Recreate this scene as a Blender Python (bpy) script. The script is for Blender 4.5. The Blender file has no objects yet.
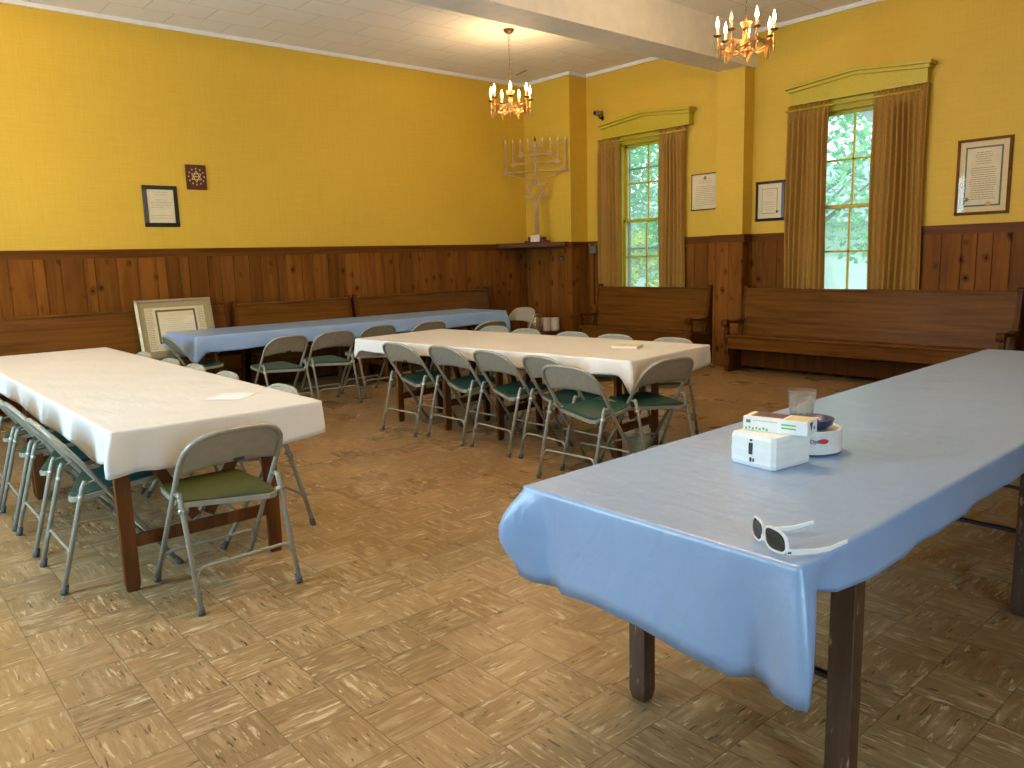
import bpy, math, random
from mathutils import Vector, Matrix
random.seed(7)
PI = math.pi
SC = bpy.context.scene
COL = SC.collection
rad = math.radians

# ------------------------------------------------------------------ helpers
class MB:
    """collects verts and faces, builds ONE mesh object"""
    def __init__(s): s.v = []; s.f = []; s.sm = []
    def add(s, vs, fs, smooth=False, M=None):
        b = len(s.v)
        for p in vs:
            p = Vector(p)
            s.v.append(M @ p if M else p)
        for f in fs:
            s.f.append([i + b for i in f]); s.sm.append(smooth)
        return s
    def box(s, x0, x1, y0, y1, z0, z1, M=None):
        vs = [(x0,y0,z0),(x1,y0,z0),(x1,y1,z0),(x0,y1,z0),(x0,y0,z1),(x1,y0,z1),(x1,y1,z1),(x0,y1,z1)]
        return s.add(vs, [(3,2,1,0),(4,5,6,7),(0,1,5,4),(1,2,6,5),(2,3,7,6),(3,0,4,7)], False, M)
    def bar(s, a, b, w, t, up=(0,0,1)):
        """rectangular bar from a to b"""
        a = Vector(a); b = Vector(b); d = (b-a).normalized(); u = Vector(up)
        if abs(d.dot(u)) > .98: u = Vector((1,0,0))
        x = d.cross(u).normalized(); y = x.cross(d)
        vs = []
        for p in (a, b):
            for sx, sy in ((-1,-1),(1,-1),(1,1),(-1,1)): vs.append(p + x*sx*w/2 + y*sy*t/2)
        return s.add(vs, [(3,2,1,0),(4,5,6,7),(0,1,5,4),(1,2,6,5),(2,3,7,6),(3,0,4,7)])
    def tube(s, pts, r, n=10, closed=False, caps=True):
        pts = [Vector(p) for p in pts]; m = len(pts)
        rs = r if isinstance(r, (list, tuple)) else [r]*m
        tang = []
        for i in range(m):
            if closed: d = pts[(i+1)%m]-pts[(i-1)%m]
            else: d = pts[min(i+1,m-1)]-pts[max(i-1,0)]
            tang.append(d.normalized())
        u = Vector((0,0,1))
        if abs(tang[0].dot(u)) > .95: u = Vector((1,0,0))
        n0 = (u - tang[0]*u.dot(tang[0])).normalized()
        vs = []; fs = []
        for i in range(m):
            n0 = (n0 - tang[i]*n0.dot(tang[i])).normalized(); b = tang[i].cross(n0)
            for k in range(n):
                a = 2*PI*k/n
                vs.append(pts[i] + (n0*math.cos(a)+b*math.sin(a))*rs[i])
        for i in range(m if closed else m-1):
            j = (i+1) % m
            for k in range(n):
                k2 = (k+1) % n
                fs.append((i*n+k, i*n+k2, j*n+k2, j*n+k))
        s.add(vs, fs, True)
        if caps and not closed:
            s.add(vs[:n], [tuple(range(n-1,-1,-1))]); s.add(vs[-n:], [tuple(range(n))])
        return s
    def lathe(s, prof, n=24, M=None, smooth=True):
        vs = []; fs = []; m = len(prof)
        for r, z in prof:
            for k in range(n):
                a = 2*PI*k/n; vs.append((r*math.cos(a), r*math.sin(a), z))
        for i in range(m-1):
            for k in range(n):
                k2 = (k+1) % n; fs.append((i*n+k, i*n+k2, (i+1)*n+k2, (i+1)*n+k))
        if prof[0][0] > 1e-5: fs.append(tuple(range(n-1,-1,-1)))
        if prof[-1][0] > 1e-5: fs.append(tuple((m-1)*n+k for k in range(n)))
        return s.add(vs, fs, smooth, M)
    def prism(s, poly, x0, x1, M=None):
        """polygon in (y,z) extruded along x"""
        n = len(poly)
        vs = [(x0,y,z) for y,z in poly] + [(x1,y,z) for y,z in poly]
        fs = [tuple(range(n-1,-1,-1)), tuple(range(n,2*n))] + [(i,(i+1)%n,n+(i+1)%n,n+i) for i in range(n)]
        return s.add(vs, fs, False, M)
    def sphere(s, c, r, n=12, m=8, sz=1.0):
        prof = [(max(1e-6,r*math.sin(PI*i/m)), -r*sz*math.cos(PI*i/m)) for i in range(m+1)]
        return s.lathe(prof, n, Matrix.Translation(Vector(c)))
    def build(s, name, mat, parent=None, bevel=0, seg=2):
        me = bpy.data.meshes.new(name)
        me.from_pydata([tuple(v) for v in s.v], [], s.f)
        me.polygons.foreach_set('use_smooth', s.sm)
        import bmesh
        bm = bmesh.new(); bm.from_mesh(me)
        bmesh.ops.remove_doubles(bm, verts=bm.verts, dist=1e-6) if any(s.sm) else None
        bmesh.ops.recalc_face_normals(bm, faces=bm.faces)
        if bevel:
            bmesh.ops.bevel(bm, geom=[e for e in bm.edges if len(e.link_faces)==2 and e.calc_face_angle(0) > .5],
                            offset=bevel, segments=seg, affect='EDGES', profile=.5, clamp_overlap=True)
        bm.to_mesh(me); bm.free()
        me.materials.append(mat)
        o = bpy.data.objects.new(name, me); COL.objects.link(o)
        if parent: o.parent = parent
        return o

def tag(o, label=None, cat=None, group=None, kind=None):
    if label: o['label'] = label
    if cat: o['category'] = cat
    if group: o['group'] = group
    if kind: o['kind'] = kind
    return o
def thing(name, label, cat, loc=(0,0,0), rz=0, group=None):
    o = bpy.data.objects.new(name, None); COL.objects.link(o)
    o.empty_display_size = .05
    o.location = loc; o.rotation_euler = (0,0,rz)
    return tag(o, label, cat, group)
def struct(o): o['kind'] = 'structure'; return o
def copy_tree(o, parent=None):
    c = o.copy(); COL.objects.link(c)
    if parent: c.parent = parent
    for ch in KIDS.get(o.name, []): copy_tree(ch, c)
    return c
KIDS = {}
def index_kids(root):
    for ch in [x for x in bpy.data.objects if x.parent == root]:
        KIDS.setdefault(root.name, []).append(ch); index_kids(ch)
def arc(cx, cy, r, a0, a1, n):
    return [(cx+r*math.cos(a0+(a1-a0)*i/n), cy+r*math.sin(a0+(a1-a0)*i/n)) for i in range(n+1)]
def text_mesh(body, size, depth=.0006):
    cu = bpy.data.curves.new('lettering', 'FONT'); cu.body = body; cu.size = size; cu.extrude = depth
    cu.align_x = 'CENTER'; cu.align_y = 'CENTER'
    ob = bpy.data.objects.new('lettering', cu); COL.objects.link(ob)
    dg = bpy.context.evaluated_depsgraph_get()
    me = bpy.data.meshes.new_from_object(ob.evaluated_get(dg))
    bpy.data.objects.remove(ob)
    return me

# ------------------------------------------------------------------ materials
class NT:
    def __init__(s, name):
        s.m = bpy.data.materials.new(name); s.m.use_nodes = True
        s.t = s.m.node_tree; s.b = s.t.nodes['Principled BSDF']; s.out = s.t.nodes['Material Output']
    def n(s, typ, **kw):
        nd = s.t.nodes.new(typ)
        for k, v in kw.items():
            if k.startswith('i_'): nd.inputs[int(k[2:])].default_value = v
            else: setattr(nd, k, v)
        return nd
    def l(s, a, b): s.t.links.new(a, b)
    def math(s, op, a, b=None, c=None):
        nd = s.n('ShaderNodeMath', operation=op)
        for i, x in enumerate((a, b, c)):
            if x is None: continue
            if isinstance(x, (int, float)): nd.inputs[i].default_value = x
            else: s.l(x, nd.inputs[i])
        return nd.outputs[0]
    def ramp(s, fac, stops, interp='LINEAR'):
        nd = s.n('ShaderNodeValToRGB'); cr = nd.color_ramp; cr.interpolation = interp
        while len(cr.elements) < len(stops): cr.elements.new(.5)
        for e, (p, c) in zip(cr.elements, stops):
            e.position = p; e.color = (*c, 1) if len(c) == 3 else c
        s.l(fac, nd.inputs[0]); return nd.outputs[0]
    def mix(s, fac, a, b, mode='MIX'):
        nd = s.n('ShaderNodeMix', data_type='RGBA', blend_type=mode)
        for k, x in ((0, fac), (6, a), (7, b)):
            if isinstance(x, (int, float)): nd.inputs[k].default_value = x
            elif isinstance(x, tuple): nd.inputs[k].default_value = (*x, 1) if len(x) == 3 else x
            else: s.l(x, nd.inputs[k])
        return nd.outputs[2]
    def coord(s, scale=(1,1,1), kind='Object'):
        tc = s.n('ShaderNodeTexCoord'); mp = s.n('ShaderNodeMapping')
        mp.inputs['Scale'].default_value = scale
        s.l(tc.outputs[kind], mp.inputs[0]); return mp.outputs[0]
    def noise(s, vec, scale=1, detail=4, rough=.55, dist=0):
        nd = s.n('ShaderNodeTexNoise'); s.l(vec, nd.inputs['Vector'])
        nd.inputs['Scale'].default_value = scale; nd.inputs['Detail'].default_value = detail
        nd.inputs['Roughness'].default_value = rough; nd.inputs['Distortion'].default_value = dist
        return nd.outputs[0]
    def bump(s, h, strength=.2, dist=.01):
        nd = s.n('ShaderNodeBump'); nd.inputs['Strength'].default_value = strength
        nd.inputs['Distance'].default_value = dist; s.l(h, nd.inputs['Height'])
        s.l(nd.outputs[0], s.b.inputs['Normal']); return nd
    def base(s, c):
        if isinstance(c, tuple): s.b.inputs['Base Color'].default_value = (*c, 1)
        else: s.l(c, s.b.inputs['Base Color'])
    def set(s, **kw):
        for k, v in kw.items(): s.b.inputs[k.replace('_', ' ')].default_value = v

def simple(name, c, rough=.5, metal=0, var=.12, scale=30, bump=.05, **kw):
    t = NT(name); v = t.coord()
    f = t.noise(v, scale, 3)
    lo = tuple(x*(1-var) for x in c); hi = tuple(min(1, x*(1+var)) for x in c)
    t.base(t.ramp(f, [(.3, lo), (.7, hi)]))
    t.set(Roughness=rough, Metallic=metal, **kw)
    if bump: t.bump(f, bump, .003)
    return t.m

def wood(name, dark, light, scale=(1.2, 14, 14), rough=.35, knots=False, island=0.0, coat=0.0, bump=.08, spec=.07):
    t = NT(name); v = t.coord(scale)
    vec = v
    if island:
        g = t.n('ShaderNodeNewGeometry'); off = t.n('ShaderNodeVectorMath', operation='ADD')
        sc = t.n('ShaderNodeVectorMath', operation='SCALE'); sc.inputs[0].default_value = (13.7, 31.1, 7.3)
        t.l(g.outputs['Random Per Island'], sc.inputs['Scale'])
        t.l(v, off.inputs[0]); t.l(sc.outputs[0], off.inputs[1]); vec = off.outputs[0]
    f = t.noise(vec, 1.0, 6, .6, .8)
    c = t.ramp(f, [(.28, dark), (.5, tuple((a+b)/2 for a, b in zip(dark, light))), (.75, light)])
    if island:
        k = t.math('MULTIPLY_ADD', g.outputs['Random Per Island'], island, 1-island/2)
        cc = t.n('ShaderNodeCombineColor')
        for i in range(3): t.l(k, cc.inputs[i])
        c = t.mix(1.0, c, cc.outputs[0], 'MULTIPLY')
    if knots:
        kv = t.n('ShaderNodeTexCoord'); mp = t.n('ShaderNodeMapping'); mp.inputs['Scale'].default_value = knots
        t.l(kv.outputs['Object'], mp.inputs[0])
        wob = t.noise(mp.outputs[0], 3, 3)
        ad = t.n('ShaderNodeVectorMath', operation='ADD'); t.l(mp.outputs[0], ad.inputs[0])
        sc2 = t.n('ShaderNodeVectorMath', operation='SCALE'); sc2.inputs[0].default_value = (.25,.25,.25); t.l(wob, sc2.inputs['Scale'])
        t.l(sc2.outputs[0], ad.inputs[1])
        vo = t.n('ShaderNodeTexVoronoi', feature='F1'); vo.inputs['Scale'].default_value = 1.0
        t.l(ad.outputs[0], vo.inputs['Vector'])
        m = t.ramp(vo.outputs['Distance'], [(.06, (1,1,1)), (.15, (0,0,0))])
        ring = t.ramp(vo.outputs['Distance'], [(.10, (0,0,0)), (.15, (.6,.6,.6)), (.24, (0,0,0))])
        dk = tuple(x*.22 for x in dark)
        c = t.mix(m, c, dk)
        c = t.mix(ring, c, tuple(x*.55 for x in dark))
    t.base(c); t.set(Roughness=rough); t.b.inputs['Specular IOR Level'].default_value = spec
    if coat: t.set(Coat_Weight=coat, Coat_Roughness=.2)
    t.bump(f, bump, .004)
    return t.m

M = {}
# walls: yellow linen wallpaper
def wallpaper(name, lo, hi):
    t = NT(name)
    a = t.noise(t.coord((3, 3, 160)), 1, 3); b = t.noise(t.coord((170, 170, 4)), 1, 3)
    big = t.noise(t.coord((.8, .8, .8)), 1, 3)
    s = t.math('MULTIPLY', t.math('ADD', a, b), .5)
    s2 = t.math('ADD', t.math('MULTIPLY', s, .75), t.math('MULTIPLY', big, .25))
    t.base(t.ramp(s2, [(.3, lo), (.7, hi)])); t.set(Roughness=.62); t.bump(s, .25, .004)
    return t.m
M['wall'] = wallpaper('yellow_wallpaper', (.54, .345, .028), (.68, .455, .045))
M['yellow_paint'] = simple('yellow_paint', (.50, .395, .022), .45, var=.06)
M['pine'] = wood('knotty_pine', (.095, .031, .0045), (.215, .080, .012), (9, 9, .9), .5, knots=(6.0, 6.0, 4.2), island=.5)
M['pine_trim'] = wood('pine_trim', (.085, .027, .004), (.165, .058, .010), (1.0, 1.0, 22), .38)
M['pew'] = wood('pew_oak', (.070, .0245, .0035), (.175, .068, .010), (1.0, 16, 16), .36, coat=.04)
M['pew_dark'] = wood('pew_end_oak', (.050, .0165, .003), (.11, .038, .007), (14, 14, 1.2), .36, coat=.04)
M['shelf'] = wood('shelf_wood', (.07, .022, .008), (.13, .045, .016), (3, 3, 22), .4)
M['leg_red'] = wood('table_leg_wood', (.072, .026, .008), (.165, .065, .020), (20, 20, 1.5), .45)
def worn():
    t = NT('worn_dark_wood')
    f = t.noise(t.coord((22, 22, 1.6)), 1, 6, .6, .6)
    c = t.ramp(f, [(.3, (.035, .016, .008)), (.7, (.10, .05, .026))])
    w = t.noise(t.coord((30, 30, 7)), 1, 5, .7)
    c = t.mix(t.ramp(w, [(.63, (0,0,0)), (.68, (1,1,1))]), c, (.34, .21, .12))
    t.base(c); t.set(Roughness=.42); t.bump(f, .2, .004); return t.m
M['leg_worn'] = worn()
def ceiling_mat():
    t = NT('ceiling_tile')
    br = t.n('ShaderNodeTexBrick'); t.l(t.coord(), br.inputs['Vector'])
    br.inputs['Scale'].default_value = 1; br.inputs['Brick Width'].default_value = .61; br.inputs['Row Height'].default_value = .41
    br.inputs['Mortar Size'].default_value = .0035; br.inputs['Color1'].default_value = (.82,.81,.79,1); br.inputs['Color2'].default_value = (.84,.83,.81,1)
    br.inputs['Mortar'].default_value = (.42,.40,.37,1)
    f = t.noise(t.coord((2, 2, 2)), 1, 4)
    t.base(t.mix(.2, br.outputs[0], t.ramp(f, [(.3, (.74,.73,.70)), (.7, (.86,.85,.83))])))
    t.set(Roughness=.8); t.bump(t.noise(t.coord((60,60,60)), 1, 2), .1, .002); return t.m
M['ceiling'] = ceiling_mat()
M['white_paint'] = simple('white_paint', (.78, .76, .72), .55, var=.05, scale=8)
def floor_mat():
    t = NT('streaked_vinyl_tile'); T = .2286
    tc = t.n('ShaderNodeTexCoord'); mp = t.n('ShaderNodeMapping', vector_type='TEXTURE')
    mp.inputs['Location'].default_value = (.8528*T, .0794*T, 0); mp.inputs['Scale'].default_value = (T, T, 1)
    t.l(tc.outputs['Object'], mp.inputs[0])
    sp = t.n('ShaderNodeSeparateXYZ'); t.l(mp.outputs[0], sp.inputs[0]); x, y = sp.outputs[0], sp.outputs[1]
    cx, cy = t.math('FLOOR', x), t.math('FLOOR', y); fx, fy = t.math('FRACT', x), t.math('FRACT', y)
    par = t.math('FLOORED_MODULO', t.math('ADD', cx, cy), 2)
    cell = t.n('ShaderNodeCombineXYZ'); t.l(cx, cell.inputs[0]); t.l(cy, cell.inputs[1])
    wn = t.n('ShaderNodeTexWhiteNoise', noise_dimensions='3D'); t.l(cell.outputs[0], wn.inputs['Vector']); rnd = wn.outputs['Value']
    d = t.math('SUBTRACT', fy, fx)
    u = t.math('ADD', fx, t.math('MULTIPLY', par, d)); v = t.math('SUBTRACT', fy, t.math('MULTIPLY', par, d))
    def streak(su, sv, o, det=3, dist=.3):
        c = t.n('ShaderNodeCombineXYZ')
        t.l(t.math('MULTIPLY_ADD', u, su, t.math('MULTIPLY', rnd, 57.0+o)), c.inputs[0])
        t.l(t.math('MULTIPLY_ADD', v, sv, t.math('MULTIPLY', rnd, 91.0)), c.inputs[1]); t.l(t.math('MULTIPLY', rnd, 33.0+o), c.inputs[2])
        return t.noise(c.outputs[0], 1, det, .6, dist)
    s1 = streak(2.2, 13, 0); s2 = streak(2.6, 17, 5); s3 = streak(1.3, 9, 11, 2, .1); fine = streak(3, 40, 17, 4)
    base = t.ramp(rnd, [(0, (.265, .163, .070)), (1, (.35, .225, .102))])
    base = t.mix(t.ramp(fine, [(.35, (.5,)*3), (.6, (0,)*3)]), base, (.20, .125, .056))
    base = t.mix(t.ramp(s3, [(.48, (0,)*3), (.66, (.6,)*3)]), base, (.47, .335, .185))
    base = t.mix(t.ramp(s1, [(.60, (0,)*3), (.66, (.85,)*3)]), base, (.60, .47, .30))
    base = t.mix(t.ramp(s2, [(.63, (0,)*3), (.67, (.85,)*3)]), base, (.06, .036, .018))
    ed = t.math('MINIMUM', t.math('MINIMUM', fx, t.math('SUBTRACT', 1, fx)), t.math('MINIMUM', fy, t.math('SUBTRACT', 1, fy)))
    seam = t.ramp(ed, [(.004, (1,)*3), (.013, (0,)*3)])
    base = t.mix(t.math('MULTIPLY', seam, .55), base, (.06, .038, .018))
    t.base(base)
    big = t.noise(t.coord((1.3, 1.3, 1)), 1, 4)
    r = t.math('ADD', t.math('MULTIPLY_ADD', big, .20, .17), t.math('MULTIPLY', rnd, .05))
    t.l(r, t.b.inputs['Roughness'])
    wav = t.noise(t.coord((9, 9, 1)), 1, 3)
    hh = t.math('ADD', t.math('MULTIPLY', wav, .6), t.math('SUBTRACT', t.math('MULTIPLY', fine, .12), t.math('MULTIPLY', seam, .25)))
    t.bump(hh, .35, .006); return t.m
M['floor'] = floor_mat()
def cloth_mat(name, c, rough, sub=.0, spec=.5, bump=.3, var=.05):
    t = NT(name)
    a = t.noise(t.coord((3, 11, 6)), 1, 5, .55, 1.2); b = t.noise(t.coord((14, 5, 9)), 1, 4, .5, .8)
    h = t.math('ADD', t.math('MULTIPLY', a, .7), t.math('MULTIPLY', b, .35))
    t.base(t.ramp(a, [(.3, tuple(x*(1-var) for x in c)), (.7, c)]))
    t.set(Roughness=rough); t.b.inputs['Specular IOR Level'].default_value = spec
    bp = t.bump(h, bump, .02)
    if sub:
        tr = t.n('ShaderNodeBsdfTranslucent'); tr.inputs[0].default_value = (*c, 1)
        mx = t.n('ShaderNodeMixShader'); mx.inputs[0].default_value = sub
        t.l(t.b.outputs[0], mx.inputs[1]); t.l(tr.outputs[0], mx.inputs[2]); t.l(mx.outputs[0], t.out.inputs[0])
    return t.m
M['cloth_white'] = cloth_mat('white_vinyl_cloth', (.82, .80, .77), .42, .10, .5)
M['cloth_blue'] = cloth_mat('blue_vinyl_cloth', (.29, .445, .73), .36, .08, 1.0)
M['chair'] = simple('enamelled_steel', (.30, .29, .235), .40, .2, var=.10, scale=40)
M['chair_pan'] = simple('enamelled_sheet', (.30, .285, .225), .42, .15, var=.08, scale=25)
M['seat_green'] = simple('green_vinyl', (.011, .052, .038), .42, var=.15, scale=60)
M['seat_olive'] = simple('olive_vinyl', (.052, .056, .007), .5, var=.15, scale=60)
M['rubber'] = simple('grey_rubber', (.075, .07, .062), .7)
M['bolt'] = simple('steel_bolt', (.5, .48, .42), .35, .8, bump=0)
M['plate_dark'] = simple('dark_label', (.05, .035, .02), .5)
M['brass'] = simple('antique_brass', (.62, .36, .13), .33, .85, var=.2, scale=20)
M['brass_dark'] = simple('dark_brass', (.20, .115, .04), .4, .8)
M['candle'] = simple('cream_sleeve', (.80, .66, .40), .5)
M['menorah'] = simple('twisted_metal', (.60, .42, .28), .28, .6, var=.25, scale=70)
M['menorah_base'] = simple('marble_base', (.62, .54, .40), .4)
M['maroon'] = simple('maroon_leatherette', (.085, .014, .010), .4)
M['gold'] = simple('gold_print', (.72, .55, .24), .4, .3)
M['black_frame'] = simple('black_frame', (.014, .012, .010), .35)
M['brown_frame'] = wood('brown_frame', (.08, .030, .008), (.20, .09, .03), (8, 8, 8), .35)
M['silver_gold'] = simple('silver_gilt_frame', (.42, .34, .20), .35, .5)
M['paper'] = simple('document_paper', (.72, .64, .47), .6, var=.06, scale=6, bump=0)
M['paper_white'] = simple('white_paper', (.86, .85, .84), .6, var=.03, bump=0)
M['mat_cream'] = simple('cream_mat', (.70, .58, .36), .7, var=.05, bump=0)
M['mat_olive'] = simple('olive_mat', (.34, .27, .14), .7, var=.05, bump=0)
M['mat_blue'] = simple('blue_mat', (.10, .14, .15), .7, bump=0)
M['ink'] = simple('printing_ink', (.26, .21, .14), .7, bump=0)
M['ink_dark'] = simple('dark_ink', (.03, .03, .035), .6, bump=0)
M['green_ink'] = simple('green_ink', (.16, .48, .12), .6, bump=0)
M['navy_ink'] = simple('navy_ink', (.01, .03, .13), .5, bump=0)
M['red_ink'] = simple('red_ink', (.62, .03, .04), .5, bump=0)
M['purple'] = simple('purple_card', (.12, .05, .07), .5, bump=0)
M['foam'] = simple('white_foam', (.86, .86, .85), .4, var=.03)
M['tissue'] = simple('white_tissue', (.88, .88, .86), .5, var=.04, scale=12, bump=.3)
M['navy'] = simple('navy_plastic', (.012, .018, .11), .22)
M['white_plastic'] = simple('white_plastic', (.86, .88, .88), .25, bump=0, var=.02)
M['lens'] = simple('dark_lens', (.012, .010, .007), .08, bump=0)
M['white_can'] = simple('white_enamel', (.62, .60, .54), .4)
M['camera_dark'] = simple('dark_plastic', (.02, .018, .015), .4)
M['grey_metal'] = simple('grey_metal', (.22, .20, .16), .4, .5)
M['iron'] = simple('black_iron', (.02, .02, .022), .45, .4)
def rim(t, lo=.04, hi=.75):
    lw = t.n('ShaderNodeLayerWeight'); lw.inputs[0].default_value = .5
    return t.math('MULTIPLY_ADD', t.math('POWER', lw.outputs['Facing'], 5.0), hi, lo)
def glassy(name, tint, rough=.0, refl=1.0):
    t = NT(name)
    tr = t.n('ShaderNodeBsdfTransparent'); tr.inputs[0].default_value = (*tint, 1)
    gl = t.n('ShaderNodeBsdfGlossy'); gl.inputs['Roughness'].default_value = rough
    mx = t.n('ShaderNodeMixShader'); t.l(t.math('MULTIPLY', rim(t), refl), mx.inputs[0])
    t.l(tr.outputs[0], mx.inputs[1]); t.l(gl.outputs[0], mx.inputs[2]); t.l(mx.outputs[0], t.out.inputs[0])
    return t.m
M['glass'] = glassy('window_glass', (.96, .98, .97))
def haze_glass():
    t = NT('window_glass_haze')
    tr = t.n('ShaderNodeBsdfTransparent'); tr.inputs[0].default_value = (.95, .98, .97, 1)
    tl = t.n('ShaderNodeBsdfTranslucent'); tl.inputs[0].default_value = (.80, .88, .86, 1)
    gl = t.n('ShaderNodeBsdfGlossy'); gl.inputs['Roughness'].default_value = .02
    m1 = t.n('ShaderNodeMixShader'); m1.inputs[0].default_value = .16  # translucent share puts the bright outdoor haze into the pane itself
    t.l(tr.outputs[0], m1.inputs[1]); t.l(tl.outputs[0], m1.inputs[2])
    m2 = t.n('ShaderNodeMixShader')
    t.l(rim(t), m2.inputs[0]); t.l(m1.outputs[0], m2.inputs[1]); t.l(gl.outputs[0], m2.inputs[2]); t.l(m2.outputs[0], t.out.inputs[0]); return t.m
M['haze_pane'] = haze_glass()
M['picture_glass'] = glassy('picture_glass', (.98, .98, .97), .02, .3)
def frosted(name, wh, k):
    t = NT(name); tr = t.n('ShaderNodeBsdfTransparent'); tr.inputs[0].default_value = (.97, .97, .96, 1)
    tl = t.n('ShaderNodeBsdfTranslucent'); tl.inputs[0].default_value = (*wh, 1); df = t.n('ShaderNodeBsdfDiffuse'); df.inputs[0].default_value = (*wh, 1)
    gl = t.n('ShaderNodeBsdfGlossy'); gl.inputs['Roughness'].default_value = .12
    m0 = t.n('ShaderNodeMixShader'); m0.inputs[0].default_value = .5; t.l(tl.outputs[0], m0.inputs[1]); t.l(df.outputs[0], m0.inputs[2])
    m1 = t.n('ShaderNodeMixShader'); m1.inputs[0].default_value = k; t.l(tr.outputs[0], m1.inputs[1]); t.l(m0.outputs[0], m1.inputs[2])
    m2 = t.n('ShaderNodeMixShader'); t.l(rim(t, .05, .6), m2.inputs[0])
    t.l(m1.outputs[0], m2.inputs[1]); t.l(gl.outputs[0], m2.inputs[2]); t.l(m2.outputs[0], t.out.inputs[0]); return t.m
M['clear_plastic'] = frosted('clear_plastic', (.92, .91, .89), .045)
M['wrap'] = glassy('shrink_wrap', (.99, .99, .99), .12, .5)
M['jar_glass'] = simple('smoky_gold_glass', (.40, .32, .19), .2, .55, bump=0)
def bulbmat():
    t = NT('lit_bulb'); em = t.n('ShaderNodeEmission'); em.inputs[0].default_value = (1, .62, .26, 1); em.inputs[1].default_value = 30
    t.l(em.outputs[0], t.out.inputs[0]); return t.m
M['bulb'] = bulbmat()
M['bulb_off'] = simple('unlit_bulb', (.8, .74, .6), .15, bump=0)
def curtain_mat():
    t = NT('gold_open_weave')
    a = t.noise(t.coord((300, 300, 40)), 1, 2); b = t.noise(t.coord((40, 40, 300)), 1, 2)
    s = t.math('MULTIPLY', t.math('ADD', a, b), .5)
    t.base(t.ramp(s, [(.35, (.36, .19, .032)), (.65, (.50, .285, .055))])); t.set(Roughness=.75); t.bump(s, .4, .004)
    tr = t.n('ShaderNodeBsdfTranslucent'); tr.inputs[0].default_value = (.66, .38, .08, 1)
    mx = t.n('ShaderNodeMixShader'); mx.inputs[0].default_value = .3
    t.l(t.b.outputs[0], mx.inputs[1]); t.l(tr.outputs[0], mx.inputs[2])
    hole = t.n('ShaderNodeBsdfTransparent'); m2 = t.n('ShaderNodeMixShader')
    h = t.ramp(t.noise(t.coord((150, 150, 110)), 1, 2), [(.58, (0,)*3), (.66, (.5,)*3)])
    t.l(h, m2.inputs[0]); t.l(mx.outputs[0], m2.inputs[1]); t.l(hole.outputs[0], m2.inputs[2]); t.l(m2.outputs[0], t.out.inputs[0])
    return t.m
M['curtain'] = curtain_mat()
M['bark'] = simple('tree_bark', (.10, .075, .05), .9, scale=8, bump=.5)
def leafmat(name, c):
    t = NT(name); g = t.n('ShaderNodeNewGeometry')
    col = t.ramp(g.outputs['Random Per Island'], [(0, tuple(x*.6 for x in c)), (1, tuple(min(1, x*1.35) for x in c))])
    t.base(col); t.set(Roughness=.6)
    tr = t.n('ShaderNodeBsdfTranslucent'); t.l(col, tr.inputs[0]); mx = t.n('ShaderNodeMixShader'); mx.inputs[0].default_value = .45
    t.l(t.b.outputs[0], mx.inputs[1]); t.l(tr.outputs[0], mx.inputs[2]); t.l(mx.outputs[0], t.out.inputs[0]); return t.m
M['leaf'] = leafmat('green_leaves', (.16, .55, .20)); M['leaf_y'] = leafmat('yellow_green_leaves', (.50, .60, .12))
M['lawn'] = simple('lawn_grass', (.12, .26, .07), .9, var=.3, scale=3)
M['siding'] = simple('pale_siding', (.62, .74, .74), .6, var=.05, scale=5)
M['roof'] = simple('grey_shingle', (.26, .32, .36), .8, var=.15, scale=15)

# ------------------------------------------------------------------ camera
def cam():
    f, az, pit, rol = 779.718, .855293347, .160737457, -.0281542191
    fw = Vector((math.cos(az)*math.cos(pit), math.sin(az)*math.cos(pit), -math.sin(pit)))
    rt = fw.cross(Vector((0,0,1))).normalized(); up = rt.cross(fw)
    r2 = rt*math.cos(rol) + up*math.sin(rol); u2 = up*math.cos(rol) - rt*math.sin(rol)
    c = bpy.data.cameras.new('camera'); c.sensor_width = 36; c.lens = f/1024*36; c.clip_start = .05; c.clip_end = 300
    o = bpy.data.objects.new('camera', c); COL.objects.link(o)
    m = Matrix((r2, u2, -fw)).transposed().to_4x4(); m.translation = (0, 0, 1.4236)
    o.matrix_world = m; SC.camera = o
cam()

# ------------------------------------------------------------------ room shell
X0, X1, Y0, Y1, H = -1.9, 8.6, -2.3, 9.05, 3.98
CAP = 1.625
struct(MB().box(X0-.2, X1+.2, Y0-.2, Y1+.2, -.15, 0).build('floor', M['floor']))
struct(MB().box(X0-.2, X1+.2, Y0-.2, Y1+.2, H, H+.15).build('ceiling', M['ceiling']))
def holed_wall(horizontal, c0, c1, t0, t1, holes):
    """wall slab along one axis with rectangular openings [(a0,a1,z0,z1)]"""
    mb = MB()
    def b(a0, a1, z0, z1):
        if a1-a0 < 1e-4 or z1-z0 < 1e-4: return
        if horizontal: mb.box(a0, a1, t0, t1, z0, z1)
        else: mb.box(t0, t1, a0, a1, z0, z1)
    a = c0
    for h0, h1, z0, z1 in sorted(holes):
        b(a, h0, 0, H); b(h0, h1, 0, z0); b(h0, h1, z1, H); a = h1
    b(a, c1, 0, H); return mb
WZ0, WZ1, HW, HC = .84, 2.94, .42, -.075
WIN = [7.03, 4.17]
WESTW = [(3.4, 4.5), (6.6, 7.7)]
SOUTHW = [(-.35, .75)]
struct(holed_wall(True, X0, X1+.2, Y1, Y1+.2, []).build('wall_left', M['wall']))
struct(holed_wall(False, Y0, Y1, X1, X1+.2, [(y-HW, y+HW, WZ0, WZ1) for y in WIN]).build('wall_right', M['wall']))
struct(holed_wall(False, Y0-.2, Y1+.2, X0-.2, X0, [(a, b, .75, 2.95) for a, b in WESTW]).build('wall_rear', M['wall']))
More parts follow.
